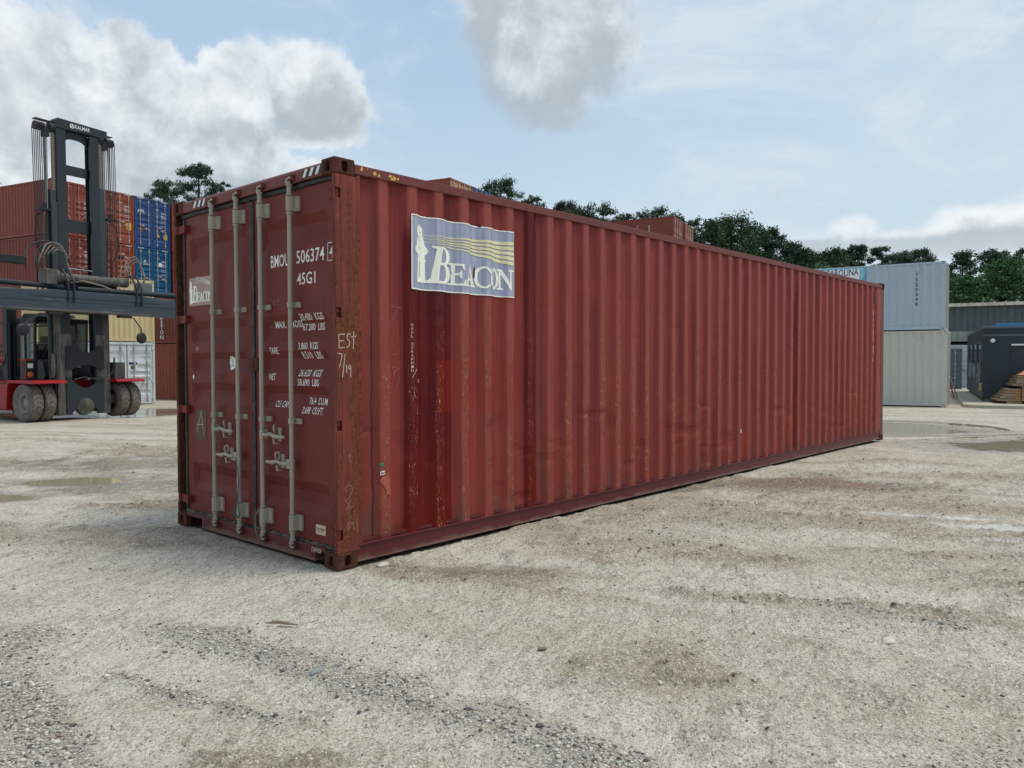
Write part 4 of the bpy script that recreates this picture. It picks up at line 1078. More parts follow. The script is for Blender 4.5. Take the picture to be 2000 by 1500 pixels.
def dirv(phi): return math.cos(R(phi)), math.sin(R(phi))
def build_stacks():
    # -- tall stack behind the container handler: door ends run along 63.4 deg, long sides recede along 153.4
    PH = 63.4; HX = 2.896; ux, uz = dirv(PH); BASE = -.45
    row = 'containers in the tall stack behind the container handler'
    weights = [('30.480 KGS', .62, 1.9, .30, .055), ('67.200 LBS', .62, 1.81, .30, .055), ('3.860 KGS', .62, 1.64, .26, .05), ('8.510 LBS', .62, 1.55, .26, .05), ('26.620 KGS', .62, 1.38, .3, .05), ('MAX GW', .98, 1.86, .2, .05), ('TARE', .98, 1.6, .14, .05), ('NET', .98, 1.35, .1, .05), ('CU.CAP.', .98, 1.14, .2, .05), ('76.4 CU.M.', .62, 1.14, .28, .05)]
    reds = M['brick_red_paint'], M['brown_red_paint'], M['orange_red_paint']
    spec = {
        (0, 3): ('brick red container, leftmost on the top row of the tall stack behind the mast', reds[0], None),
        (0, 2): ('brown red container, leftmost on the second row down of the tall stack', reds[1], [('TGHU', .22, .09), ('904185', .36, .09), ('45G1', .22, .09)]),
        (1, 3): ('orange red container beside the upper blue one, yellow warning stickers on its doors', reds[2], [('TCNU', .22, .09), ('605801', .36, .09), ('45G1', .22, .09)]),
        (1, 2): ('worn orange red container beside the lower blue one, black patch over its code', reds[2], [('', .2, .1), ('331859', .36, .09), ('45G1', .22, .09)]),
        (2, 3): ('navy blue container with white initials on its doors, top of the tall stack', M['navy_blue_paint'], [('APHU', .22, .09), ('707030', .36, .09), ('45G1', .22, .09)]),
        (2, 2): ('lighter sea blue container below the navy one in the tall stack', M['sea_blue_paint'], [('TLLU', .22, .09), ('502870', .36, .09), ('45G1', .22, .09)]),
        (3, 3): ('brick red container whose edge shows between the navy one and the front container', reds[0], None),
        (3, 2): ('brown red container whose edge shows right of the sea blue one', reds[1], None),
        (0, 1): ('brick red container seen far left under the spreader beam', reds[0], None),
        (0, 0): ('brown red container at the foot of the tall stack behind the truck', reds[1], None),
        (1, 1): ('brick red container low in the stack behind the cream container', reds[1], None), (1, 0): ('brick red container lowest behind the white container', reds[0], None),
        (2, 1): ('dark red container under the sea blue one', reds[1], None), (2, 0): ('dark red container at ground level under the blue ones', reds[0], None),
        (3, 1): ('orange red container low behind the front container', reds[2], None), (3, 0): ('orange red container at the ground behind the front container', reds[2], None)}
    for (c, l), (lab, p, code) in sorted(spec.items()):
        k = 2.438*(c+1)+.035*c + (.12 if c == 3 else 0); s_ = -24.05+ux*k; d_ = 41.2+uz*k
        st = []
        rows = list(weights) if c < 3 else []
        if (c, l) == (1, 3): st = [(M['yel_sticker'], .92, 1.02, .26, .26, 'tri'), (M['yel_sticker'], .48, .86, .3, .38, 'sq')]; st = [(M['yel_sticker'], 2.16, 1.02, .28, .28, 'tri')]+st[1:]
        if (c, l) == (2, 3): st = [(M['yel_sticker'], .96, .72, .24, .24, 'tri'), (M['yel_sticker'], .44, .62, .24, .30, 'sq'), (M['cardboard'], 2.1, .9, .26, .34, 'plain')]
        if (c, l) == (0, 3): st = [(M['white2'], .50, 1.15, .22, .28, 'plain')]
        if (c, l) == (1, 2): st = [(M['white2'], 2.1, 1.7, .30, .42, 'plain'), (M['blackpaint'], 1.08, 2.02, .42, .2, 'round')]
        if (c, l) == (2, 2): st = [(M['white2'], .84, 1.84, .26, .26, 'round')]
        lg = (('APL', .5, .18), 2.22, 2.0) if (c, l) == (2, 3) else ((('MOSEI', .42, .10), 1.86, 1.86) if (c, l) == (2, 2) else None)
        t = container(lab, cw(s_, d_), yaw_of(PH+90), BASE+HX*l, paint=p, codes={'top': [q for q in code if q[0]], 'rows': rows} if code else {'rows': rows}, stickers=st, logo=lg,
                      group=row, hazard=l >= 2, sides=(0, 1) if c in (0, 3) else (1,), rodm=M['rod_red'] if (c == 0 or (c, l) == (1, 2)) else None)
        if (c, l) == (2, 2):
            q = strokes_flat([[(0, .0), (.05, .1), (.09, .16)], [(.04, .02), (.09, .1), (.16, .08)], [(.12, .14), (.16, .16)], [(.2, .03), (.23, .02)]], .035); on_door(q, 1.86, 1.99, .03); q.materials.append(M['white2']); obj('logo', q, t)
        if c == 0 and l in (1, 2, 3):
            ms = []
            for i, ch in enumerate('TCLU8904181'): ms.append(map_mesh(text_flat(ch, .09, .12), Matrix(((-1, 0, 0, 1.02), (0, 0, 1, 2.440), (0, 1, 0, 2.2-i*.155), (0, 0, 0, 1)))))
            for i, ch in enumerate('45G1'): ms.append(map_mesh(text_flat(ch, .08, .12), Matrix(((-1, 0, 0, .55), (0, 0, 1, 2.440), (0, 1, 0, 2.3-i*.155), (0, 0, 0, 1)))))
            me = merge(ms, 'lettering'); me.materials.append(M['white2']); obj('lettering', me, t)
            q = poly_flat([[(0, 0), (.16, 0), (.16, .22), (0, .22)]]); q = map_mesh(q, Matrix(((-1, 0, 0, .60), (0, 0, 1, 2.440), (0, 1, 0, .95), (0, 0, 0, 1)))); q.materials.append(M['yel_sticker']); obj('sticker', q, t)
    # -- red pair with vertical serif letters, between the cream stack and the front container
    rx, rz = -19.6, 41.4; a, b = dirv(-31)
    R0 = (rx+a*12.192, rz+b*12.192)
    wv = (dirv(59)[0]*2.438, dirv(59)[1]*2.438)
    for l, lab, p in ((0, 'brown red container at ground level right of the white doors', M['orange_red_paint']), (1, 'dark red container with big white letters running down its side', M['brown_red_paint'])):
        org = cw(R0[0]+wv[0], R0[1]+wv[1])
        t = container(lab, org, yaw_of(149), -.47+l*2.896, H=2.896 if l == 0 else 2.591, paint=p, group='pair of red containers right of the cream one', sides=(1,))
        if l == 1:
            ms = [map_mesh(text_flat(ch, .27 if ch != 'I' else .10, .21), Matrix(((-1, 0, 0, 10.45+(.085 if ch != 'I' else 0)), (0, 0, 1, 2.443), (0, 1, 0, 1.50-i*.252), (0, 0, 0, 1)))) for i, ch in enumerate('TRITON')]
            me = merge(ms, 'lettering'); me.materials.append(M['white2']); obj('lettering', me, t)
    # -- cream on white, closer
    ex, ez = dirv(56); corner = (-15.12, 33.2); ph = 147
    lx, lz = dirv(ph)
    t = container('white container with lock rods and a small code on its doors, under the cream one', cw(*corner), yaw_of(ph), -.27, L=6.058, H=2.591, paint=M['white_container_paint'],
              codes={'rows': [('028515', .62, 2.0, .42, .10)]}, stickers=[(M['navy_ink'], 1.15, 1.66, .36, .09, 'plain'), (M['white2'], 1.15, 1.44, .36, .2, 'sq')], group='cream and white container pair')
    org = (corner[0]+lx*6.058-dirv(ph-90)[0]*2.438, corner[1]+lz*6.058-dirv(ph-90)[1]*2.438)
    container('cream container with a ribbed blank end, standing on the white one', cw(*org), yaw_of(ph+180), -.27+2.591, L=6.058, H=2.591, paint=M['cream_paint'], group='cream and white container pair', end='door')
    # -- stacks whose tops rise above the front container
    wx, wz = dirv(PH)
    for nm, (s0, d0), cols, cnt in (('orange', (-3.22, 41.3), 2, 'orange stack'), ('red', (10.77, 52.3), 2, 'red stack')):
        for c in range(cols):
            k = 2.438*(c+1)+c*(.06 if nm == 'orange' else .55); org = cw(s0+wx*k, d0+wz*k)
            for l in range(4):
                if nm == 'orange':
                    p = M['orange_red_paint'] if c == 0 else M['navy_blue_paint']; dp = M['tan_paint'] if c == 0 else None
                    lab = ['orange brown container with tan doors, top just above the front container', 'blue container whose roof edge shows right of the tan doors'][c] if l == 3 else ['orange brown', 'dark blue'][c]+' container, '+['lowest', 'second up', 'third up'][l]+' of the hidden stack under the '+['tan doors', 'blue roof'][c]
                else:
                    p = M['brick_red_paint'] if c == 0 else M['orange_red_paint']; dp = None
                    lab = ['brick red container with white side codes, above the middle of the front container', 'orange red container at the right end of the red pair seen above the roofline'][c] if l == 3 else ['brick red', 'orange red'][c]+' container, '+['lowest', 'second up', 'third up'][l]+' of the stack under the '+['red one with white codes', 'right end of the red pair'][c]
                t = container(lab, org, yaw_of(PH+90), BASE+HX*l, paint=p, doorpaint=dp, group='containers stacked behind the front container', sides=(0, 1), codes={'rows': weights} if l == 3 else None)
                if nm == 'red' and c == 0 and l == 3:
                    ms = [map_mesh(text_flat(ch, .10, .12), Matrix(((-1, 0, 0, xx), (0, 0, 1, 2.440), (0, 1, 0, 2.3-i*.155), (0, 0, 0, 1)))) for xx, w_ in ((2.55, 'TCLU9041852'), (1.75, '45G1GLD')) for i, ch in enumerate(w_)]
                    me = merge(ms, 'lettering'); me.materials.append(M['white2']); obj('lettering', me, t)
    # -- grey pair on the right
    ph = 148.5; wv = dirv(ph-90); c0 = (16.30, 29.35)
    for l, lab, p in ((0, 'warm grey container at ground level with a puddle in front', M['warm_grey_paint']), (1, 'light blue grey container with a blue and white banner, upper of the grey pair', M['light_blue_grey_paint'])):
        off = (0, 0) if l == 0 else (-.06, .05)
        org = cw(c0[0]+wv[0]*2.438+off[0], c0[1]+wv[1]*2.438+off[1]); base = -.27+l*2.896
        H2 = 2.896 if l == 0 else 2.591
        t = container(lab, org, yaw_of(ph), base, L=6.058, H=H2, paint=p, group='two grey containers stacked on the right', vent=True)
        side = lambda me, x, z, o=0.0: map_mesh(me, Matrix(((-1, 0, 0, x), (0, 0, 1, 2.4405+o), (0, 1, 0, z), (0, 0, 0, 1))))
        vv = MB().box(.88, 1.0, 2.436, 2.452, H2-.36, H2-.16).build('vent_cover', p, t)
        if l == 1:
            ms = [side(text_flat(ch, .09, .13), 1.02, 2.05-i*.185) for i, ch in enumerate('T520348')]
            me = merge(ms, 'lettering'); me.materials.append(M['navy_ink']); obj('lettering', me, t)
            bx, bw, bh, bz = 4.40, 1.62, .72, 1.80
            q = side(poly_flat([[(0, 0), (bw, 0), (bw, bh), (0, bh)]]), bx, bz, .003); q.materials.append(M['aqua']); bn = obj('banner', q, t)
            q = side(poly_flat([[(.12, .12), (bw-.20, .12), (bw-.20, bh-.04), (.12, bh-.04)]]), bx, bz, .006); q.materials.append(M['white2']); obj('banner_panel', q, bn)
            q = side(text_flat('CAROLINA', bw-.40, .26), bx-.16, bz+.42, .009); q.materials.append(M['navy_ink']); obj('banner_word', q, bn)
            q = side(text_flat('BOX STORAGE.com', bw-.44, .15), bx-.18, bz+.17, .009); q.materials.append(M['navy_ink']); obj('banner_word', q, bn)
            q = merge([side(text_flat(ch, .07, .08), bx-bw+.16, bz+.62-i*.12, .009) for i, ch in enumerate('84372')], 'banner_number'); q.materials.append(M['white2']); obj('banner_number', q, bn)
    # -- slate blue container and a white one in the gap by the shed
    container('slate blue container with ribbed doors in the gap behind the ladder', cw(25.97, 45.2), yaw_of(62), -.42, L=6.058, H=2.591, paint=M['slate_blue_paint'], stickers=[(M['rod_light'], 1.6, 1.5, .5, .24, 'plain')],
              ribs=[(2.2, 2.15, 2.08, 2.02), (1.9, 1.84, 1.78, 1.7), (1.3, 1.25, 1.18, 1.1), (1.0, .95, .9, .82), (.72, .67, .6, .5), (.34, .3, .26, .22)])
M['tan_paint'] = mat('tan_door_paint', rust_paint(C(182, 140, 104), C(150, 104, 74), C(120, 70, 46), .2, .8, seed=3.3))
M['aqua'] = mat('aqua_banner', lambda g: {'Base Color': g.mix(g.noise(g.coord(), 6, 3).ss(.45, .55), C(110, 190, 210), C(90, 170, 200))}, rough=.5)

# ================================================================== shed, office container, apron, timber
def m_rib(col, dk, pitch=.3, seed=0):
    def f(g):
        p = g.coord(); x, y, z = g.sep(p); st = g.noise(p, 1, 5, .6, sc=(6, 6, .5)); fi = g.noise(p, 14, 5, .65)
        c = g.mix(st.ss(.3, .7), col, dk); c = g.mix(fi.ss(.55, .7)*.35, c, tuple(q*.6 for q in dk[:3])+(1,))
        return {'Base Color': c, 'Roughness': .6}
    return f
M['shedwall'] = mat('dark_grey_ribbed_sheet', m_rib(C(82, 90, 92), C(70, 78, 80)))
M['shedroof'] = mat('weathered_corrugated_roof', m_rib(C(212, 206, 188), C(176, 168, 150)))
M['beam'] = mat('grey_concrete_beam', m_rib(C(142, 144, 138), C(122, 124, 118)))
M['apron'] = mat('pale_concrete_slab', lambda g: {'Base Color': g.mix(g.noise(g.pos(), .7, 6, .6).ss(.3, .7), C(182, 174, 152), C(150, 146, 132)), 'Roughness': .85, 'Normal': g.bump(g.noise(g.pos(), 20, 5, .7), .006)})
M['office'] = mat('charcoal_office_paint', rust_paint(C(44, 54, 62), C(38, 48, 56), C(60, 56, 52), .02, .5, rough=.45))
M['officetrim'] = mat('grey_office_trim', color=C(84, 92, 98), rough=.4)
M['glass'] = mat('dark_window_glass', color=(.012, .018, .022, 1), rough=.04, spec=.9)
M['film'] = mat('peeling_window_film', lambda g: {'Base Color': g.mix(g.noise(g.coord(), 3, 5, .6, 1.2).ss(.4, .62), C(60, 76, 88), C(140, 154, 164)), 'Normal': g.bump(g.noise(g.coord(), 5, 4, .6, 1), .05)}, rough=.2)
M['bluepanel'] = mat('bright_blue_panel', color=C(46, 132, 178), rough=.5)
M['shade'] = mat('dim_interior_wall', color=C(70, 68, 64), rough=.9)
def m_wood(g):
    p = g.coord(); x, y, z = g.sep(p)
    n = g.noise(p, 1, 4, .6, sc=(1, 8, 8)); n2 = g.noise(p, 9, 5, .7)
    return {'Base Color': g.mix(n2.ss(.4, .65)*.6, g.mix(n.ss(.35, .65), C(158, 136, 108), C(128, 112, 90)), C(100, 88, 74)), 'Roughness': .85}
M['wood'] = mat('weathered_timber', m_wood)
M['woodend'] = mat('cut_timber_ends', lambda g: {'Base Color': g.mix(g.noise(g.coord(), 6, 5, .7).ss(.35, .65), C(176, 128, 88), C(136, 98, 70)), 'Roughness': .85})
M['tarp'] = mat('orange_bag_fabric', lambda g: {'Base Color': g.mix(g.noise(g.coord(), 7, 4, .6).ss(.45, .62), C(222, 130, 88), C(208, 170, 140)), 'Roughness': .7})
M['steel'] = mat('galvanised_steel', color=C(150, 152, 150), rough=.4, metal=.6)
M['redpaint2'] = mat('faded_red_paint', color=C(140, 66, 62), rough=.6)
def build_right():
    # apron
    a, b = dirv(-27.6); c, d = dirv(62.4)
    p0 = (18.0, 31.6)
    mb = MB()
    q = [cw(17.05, 29.55), cw(17.3, 28.75), cw(17.05+a*26, 29.4+b*26), cw(17.05+a*26+c*30, 29.4+b*26+d*30), cw(17.05+c*24, 29.55+d*24)]
    mb.prism(q, 2, -.60, -.165)
    # prism on axis 2 takes (x, y) pairs
    tag(mb.build('concrete_slab', M['apron'], None, bevel=.02), kind='structure')
    yaw = yaw_of(-27.6)
    # shed: local x along its front to the right, y away from the viewer
    o = cw(27.8-a*14, 50-b*14)
    t = thing('storage_shed', 'long open shed with dark ribbed upper wall and pale corrugated roof edge', 'shed', (o[0], o[1], -.17), yaw)
    Ls = 46; Hd = 5.32
    wb = MB(); n = int(Ls/.36); pts = []
    for i in range(n): x = i*.36; pts += [(x, 0), (x+.30, 0), (x+.315, -.03), (x+.345, -.03)]
    for z in (3.50, 5.10):
        for (x, y) in pts: wb.v.append((x, y, z))
    k = len(pts); wb.f = [(i, i+1, k+i+1, k+i) for i in range(k-1)]
    wb.build('wall_cladding', M['shedwall'], t)
    MB().box(0, Ls, -.06, .25, 2.86, 3.499).box(0, Ls, -.11, -.06, 2.86, 2.95).build('lintel', M['beam'], t, bevel=.01)
    rb = MB(); n = int(Ls/.62); pts = []
    for i in range(n): x = i*.62; pts += [(x, 0), (x+.36, 0), (x+.42, .085), (x+.56, .085)]
    for (y, z) in ((-.30, 5.26), (14, 5.62)):
        for (x, dz) in pts: rb.v.append((x, y, z+dz))
    k = len(pts); rb.f = [(i, i+1, k+i+1, k+i) for i in range(k-1)]
    rb.build('roof', M['shedroof'], t)
    MB().box(0, Ls, -.32, -.22, 5.05, 5.25).build('gutter', M['shedroof'], t, bevel=.01)
    for i in range(6): MB().box(.3+i*9, .75+i*9, .0, .4, 0, 2.859).build('pillar', M['beam'], t)
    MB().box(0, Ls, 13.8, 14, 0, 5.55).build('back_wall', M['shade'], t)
    MB().box(-.1, .1, .26, 13.8, 0, 5.2).build('side_wall', M['shedwall'], t)
    MB().box(0, Ls, .5, .7, 2.25, 2.45).box(0, Ls, .5, .7, 2.6, 2.7).build('cross_rail', M['rod'], t)
    # office container
    oc = cw(18.72, 31.15); Lo, Wo, Ho = 12.19, 2.44, 2.80
    t = thing('site_office', 'charcoal container office with dark windows and peeling film', 'site office', (oc[0], oc[1], -.06), yaw)
    # local: x along the front (to the right), y back
    def wall_with_windows():
        mb = MB(); ws = [(1.1, 1.95), (2.45, 3.35), (3.95, 4.9)]; ws = [(.95, 3.5), (4.3, 6.8), (7.6, 10.1)]
        z0, z1 = .95, 2.25; y = 0; ys = [0]+[q for w in ws for q in w]+[Lo]
        mb.box(0, .06, 0, Lo, .1, z0); mb.box(0, .06, 0, Lo, z1, Ho)
        for i in range(0, len(ys), 2): mb.box(0, .06, ys[i], ys[i+1], z0, z1)
        return mb, ws
    mb, ws = wall_with_windows()
    mb.box(.06, Wo, 0, .06, .1, Ho).box(Wo-.06, Wo, .06, Lo, .1, Ho).box(.06, Wo-.06, Lo-.06, Lo, .1, Ho)
    mb.build('wall', M['office'], t)
    MB().box(-.03, Wo+.03, -.03, Lo+.03, Ho, Ho+.10).build('roof', M['officetrim'], t, bevel=.01)
    MB().box(.0, Wo, -.012, -.001, Ho-.30, Ho-.24).build('trim_strip', M['officetrim'], t)
    MB().box(0, Wo, 0, Lo, .02, .099).build('base_frame', M['office'], t)
    for (y0, y1) in ws:
        w = MB().box(-.012, .0, y0-.06, y1+.06, .89, .95).box(-.012, 0, y0-.06, y1+.06, 2.25, 2.31).box(-.012, 0, y0-.06, y0, .95, 2.25).box(-.012, 0, y1, y1+.06, .95, 2.25).build('window_frame', M['officetrim'], t)
        MB().box(.02, .03, y0, y1, .95, 2.25).build('pane', M['glass'], w)
        fm = MB(); n = 14; r = random.Random(int(y0*10))
        for i in range(n+1):
            y = y0-.1+(y1-y0+.1)*i/n; fm.v += [(-.02-.03*r.random(), y, .55+.25*r.random()), (-.018-.03*r.random(), y, .95), (-.018, y, 1.3+.25*r.random())]
        fm.f = [(i*3+k, i*3+k+1, i*3+k+4, i*3+k+3) for i in range(n) for k in (0, 1)]
        fm.build('window_film', M['film'], w)
    MB().lathe([(.0, -.06), (.06, -.06), (.085, -.03), (.085, 0), (.0, 0)], (.32, 0, Ho-.48), 1, 16).build('lamp', M['white2'], t, smooth=True)
    MB().box(.95, 2.42, -.05, -.001, Ho-.68, Ho-.62).build('awning_rail', M['white2'], t, bevel=.006)
    MB().box(.95, .98, -.02, -.001, .2, Ho-.68).build('panel_joint', M['office'], t)
    MB().box(-.08, -.001, .45, .75, .30, .62).build('utility_box', M['cream_paint'], t, bevel=.01)
    for i, (x, y) in enumerate(((.1, .1), (Wo-.5, .1), (.1, Lo-.4), (Wo-.5, Lo-.4))): MB().box(x, x+.4, y, y+.3, -.105, .0199).build('support_block', M['beam'], t)
    # blue board lying along the office roof
    bp = thing('blue_board', 'bright blue board lying on the office roof', 'board', (oc[0], oc[1], -.06), yaw)
    MB().box(.45, Wo+.6, .5, 1.1, Ho+.101, Ho+.22).build('board', M['bluepanel'], bp, bevel=.01)
    # ladder propped in the gap
    lx, ly = cw(19.0, 33.4)
    t = thing('ladder', 'old step ladder with faded red rails leaning by the grey containers', 'ladder', (lx, ly, -.165), yaw_of(-10))
    for s in (0, .32):
        MB().tube([(0, s, 0), (-.52, s, 1.85)], .028, 6).build('rail', M['redpaint2'] if s else M['steel'], t)
    for i in range(6):
        f = .12+i*.145; MB().box(-.52*f-.03, -.52*f+.03, .02, .30, 1.85*f-.012, 1.85*f+.012).build('rung', M['steel'], t)
    # white post / door edge next to the slate blue container
    wx, wy = cw(27.35, 46.6)
    container('white container edge standing between the slate blue container and the office', cw(28.3, 47.5), yaw_of(62), -.17, L=6.058, H=2.591, paint=M['white_container_paint'])
    # timber
    r = random.Random(3)
    def bundle(lab, loc, zs, rows, wid, base, steps, dz):
        t = thing('timber_bundle', lab, 'timber', (loc[0], loc[1], base), yaw_of(-22), 'timber bundles by the office')
        bd = MB(); en = MB()
        n = int(wid/.15)
        for i in range(rows):
            x0 = steps*i+r.uniform(-.02, .02)
            for j in range(10):
                y = j*.15
                bd.box(x0+r.uniform(-.01, .03), x0+3.4, y, y+.142, i*dz, i*dz+dz*.9)
        bd.build('boards', M['wood'], t)
        for i in range(rows):
            for j in range(9): en.box(steps*rows+.10+j*.2+(.1 if i % 2 else 0), steps*rows+.285+j*.2+(.1 if i % 2 else 0), -.012, -.001, i*dz+.004, i*dz+dz*.86)
        en.build('board_ends', M['woodend'], t)
        MB().box(.75, .79, -.02, 1.52, -.012, -.002).box(.75, .79, -.022, -.013, 0, rows*dz).box(.75, .79, -.02, 1.52, rows*dz+.002, rows*dz+.008).build('strap', M['blackpaint'], t)
        for x in (.3, 2.4): MB().box(x, x+.5, .0, 1.5, -.10, -.013).build('skid', M['wood'], t)
        return t
    l0 = cw(18.45, 29.75)
    bundle('lower weathered timber bundle on skids, left end stepped', l0, 0, 5, 1.5, -.062, .075, .095)
    l1 = cw(18.95, 29.62)
    bundle('upper timber bundle with orange fabric lying over it', l1, 0, 4, 1.5, -.062+.475+.103, .06, .095)
    tp = MB(); n, m_ = 22, 12; z0 = -.062+.475+.103+.39
    for i in range(n):
        for j in range(m_):
            x = .28+i*.085; y = .1+j*.1; e = min(i, n-1-i, 3)/3*min(j, m_-1-j, 3)/3
            tp.v.append((x, y, .005+e*(.10+.16*float(fbm(np.array(x*3+3), np.array(y*3), 1.0, 3, 5))+.08*(i > 8))))
    tp.f = [(i*m_+j, i*m_+j+1, (i+1)*m_+j+1, (i+1)*m_+j) for i in range(n-1) for j in range(m_-1)]
    o = tp.build('orange_fabric', M['tarp'], None, smooth=True); o.location = (l1[0], l1[1], z0+.01); o.rotation_euler = (0, 0, yaw_of(-22))
    tag(o, 'crumpled orange fabric bags heaped on top of the timber', 'bag')

# ================================================================== puddles, loose stones
def build_puddles():
    for i, P in enumerate(PUD):
        n = 48; vs = []
        for k in range(n):
            a = 2*math.pi*k/n; u, v = math.cos(a)*P[2]*1.5, math.sin(a)*P[3]*1.5
            c, s_ = math.cos(P[4]), math.sin(P[4]); lat, dep = P[0]+u*c-v*s_, P[1]+u*s_+v*c
            vs.append((*cw(lat, dep), P[5]-.004))
        mb = MB(); mb.add(vs, [tuple(range(n))]); o = mb.build('puddle', M['water']); o['kind'] = 'structure'
def stone_mesh(name, pts, m, seed=1, sub=1):
    """pts: array lat, dep, size -> one mesh of irregular stones resting on the ground"""
    r = np.random.default_rng(seed); bm = bmesh.new(); bmesh.ops.create_icosphere(bm, subdivisions=sub, radius=1)
    V0 = np.array([v.co[:] for v in bm.verts]); F0 = np.array([[v.index for v in f.verts] for f in bm.faces]); bm.free()
    n = len(pts); k = len(V0)
    ang = r.random(n)*6.28; sc = r.uniform(.6, 1.3, (n, 3)); sc[:, 2] *= .6
    jit = 1+r.uniform(-.28, .28, (n, k))
    Vv = V0[None]*jit[..., None]*sc[:, None, :]*pts[:, 2][:, None, None]
    c, s_ = np.cos(ang)[:, None], np.sin(ang)[:, None]
    X = Vv[..., 0]*c-Vv[..., 1]*s_; Y = Vv[..., 0]*s_+Vv[..., 1]*c; Z = Vv[..., 2]
    px = CAM.x+RT.x*pts[:, 0]+FW.x*pts[:, 1]; py = CAM.y+RT.y*pts[:, 0]+FW.y*pts[:, 1]
    h = ground_fields(px, py)[0]
    co = np.stack([X+px[:, None], Y+py[:, None], Z+(h+pts[:, 2]*.22)[:, None]], -1).reshape(-1, 3).astype(np.float32)
    F = (F0[None]+(np.arange(n)*k)[:, None, None]).reshape(-1, 3)
    me = bpy.data.meshes.new(name); me.vertices.add(len(co)); me.vertices.foreach_set('co', co.ravel())
    me.loops.add(F.size); me.loops.foreach_set('vertex_index', F.ravel().astype(np.int32))
    me.polygons.add(len(F)); me.polygons.foreach_set('loop_start', (np.arange(len(F))*3).astype(np.int32)); me.update(calc_edges=True)
    tone = np.repeat(r.random(n), len(F0)); at = me.attributes.new('tone', 'FLOAT', 'FACE'); at.data.foreach_set('value', tone.astype(np.float32))
    me.materials.append(m); return me
def m_stone(g):
    t = g.attr('tone'); n = g.noise(g.pos(), 60, 3)
    c = g.mix(t.ss(.0, .55), C(124, 120, 113), C(184, 178, 164)); c = g.mix(t.ss(.72, .95), c, C(212, 206, 192)); c = g.mix(t.lt(.12, .01), c, C(76, 76, 78)); c = g.mix(t.box(.60, .68, .01)*.7, c, C(150, 122, 104))
    return {'Base Color': g.mix(n.ss(.4, .7)*.3, c, C(110, 106, 98)), 'Roughness': .8}
M['stone'] = mat('crushed_stone', m_stone)
M['stone_pale'] = mat('pale_flat_stone', color=C(190, 184, 170), rough=.85)
M['stone_blue'] = mat('blue_grey_stone', color=C(128, 132, 132), rough=.7)
M['clod'] = mat('dry_mud', color=C(126, 112, 92), rough=.95)
def build_gravel():
    r = np.random.default_rng(5); N = 420000
    dep = 1.9*np.exp(r.random(N)**.85*math.log(11/1.9)); lat = (r.random(N)-.5)*1.42*dep
    x = CAM.x+RT.x*lat+FW.x*dep; y = CAM.y+RT.y*lat+FW.y*dep
    f = ground_fields(x, y); g = f[1]; wet = f[3]
    patch = sst(.52, .7, fbm(lat, dep, 1.7, 4, 88))
    p = (g*.75+.03+patch*.05)*(1-wet*.8)
    inside = (x > -.05) & (x < 12.25) & (y > -.02) & (y < 2.5)
    keep = (r.random(N) < p*.62) & ~inside
    lat, dep, g = lat[keep], dep[keep], g[keep]
    size = np.exp(r.normal(math.log(.0040), .42, len(lat)))*(1+.35*g)*(.8+.05*dep)
    size = np.clip(size, .0022, .015)
    print('stones', len(lat))
    o = obj('gravel', stone_mesh('gravel', np.stack([lat, dep, size], 1), M['stone'], 6)); tag(o, 'loose crushed stone scattered in windrows over the yard', 'gravel', kind='stuff')
    # mud clods torn up by tyres
    N = 60000; dep = 3*np.exp(r.random(N)*math.log(16/3)); lat = (r.random(N)-.5)*1.4*dep
    x = CAM.x+RT.x*lat+FW.x*dep; y = CAM.y+RT.y*lat+FW.y*dep; f = ground_fields(x, y)
    inside = (x > -.1) & (x < 12.3) & (y > -.1) & (y < 2.6)
    keep = (r.random(N) < f[2]*f[5]*.35) & ~inside; lat, dep = lat[keep], dep[keep]
    size = np.clip(np.exp(r.normal(math.log(.0065), .4, len(lat)))*(.7+.06*dep), .003, .018)
    print('clods', len(lat))
    o = obj('mud_clods', stone_mesh('mud_clods', np.stack([lat, dep, size], 1), M['clod'], 7)); tag(o, 'small clods of dried mud along the wheel tracks', 'mud clods', kind='stuff')
    # single stones and scraps one can point at
    def single(name, lab, cat, lat, dep, s, m, sc=(1, 1, 1), rz=0):
        me = stone_mesh(name, np.array([[lat, dep, 1.0]]), m, int(abs(lat*100))+3, 2)
        x, y = cw(lat, dep); h = float(ground_fields(np.array([x]), np.array([y]))[0][0])
        cs = np.array([v.co[:] for v in me.vertices]).mean(0)
        for v in me.vertices: v.co = (v.co-Vector(cs))*s; v.co.x *= sc[0]; v.co.y *= sc[1]; v.co.z *= sc[2]
        o = obj(name, me); o.location = (x, y, h+s*.32*sc[2]); o.rotation_euler = (0, 0, rz); tag(o, lab, cat)
    single('stone', 'small blue grey flat stone lying in the gravel band', 'stone', -.925, 3.66, .034, M['stone_blue'], (1.3, .8, .7), .3)
    single('stone', 'pale flat stone near the front corner of the container', 'stone', -.94, 5.62, .042, M['stone_pale'], (1.4, .8, .5), .2)
    single('stone', 'pale flat slab of stone in the middle right of the yard', 'stone', 2.0, 4.12, .045, M['stone_pale'], (1.6, 1, .4), .6)
    single('stone', 'dark lump of stone beside the muddy hollow', 'stone', .15, 3.96, .022, M['clod'], (1.1, 1, 1), .4)
    x, y = cw(-1.29, 4.35); h = float(ground_fields(np.array([x]), np.array([y]))[0][0])
    q = MB(); q.tube([(-.10, 0, .012), (-.03, .004, .02), (.03, -.004, .018), (.09, .002, .010)], [.004, .010, .009, .003], 5); o = q.build('bark_strip', M['clod'], None)
    o.location = (x, y, h); o.rotation_euler = (0, 0, YAW-math.pi/2-.15); tag(o, 'thin brown strip of bark lying on the pale gravel', 'bark strip')

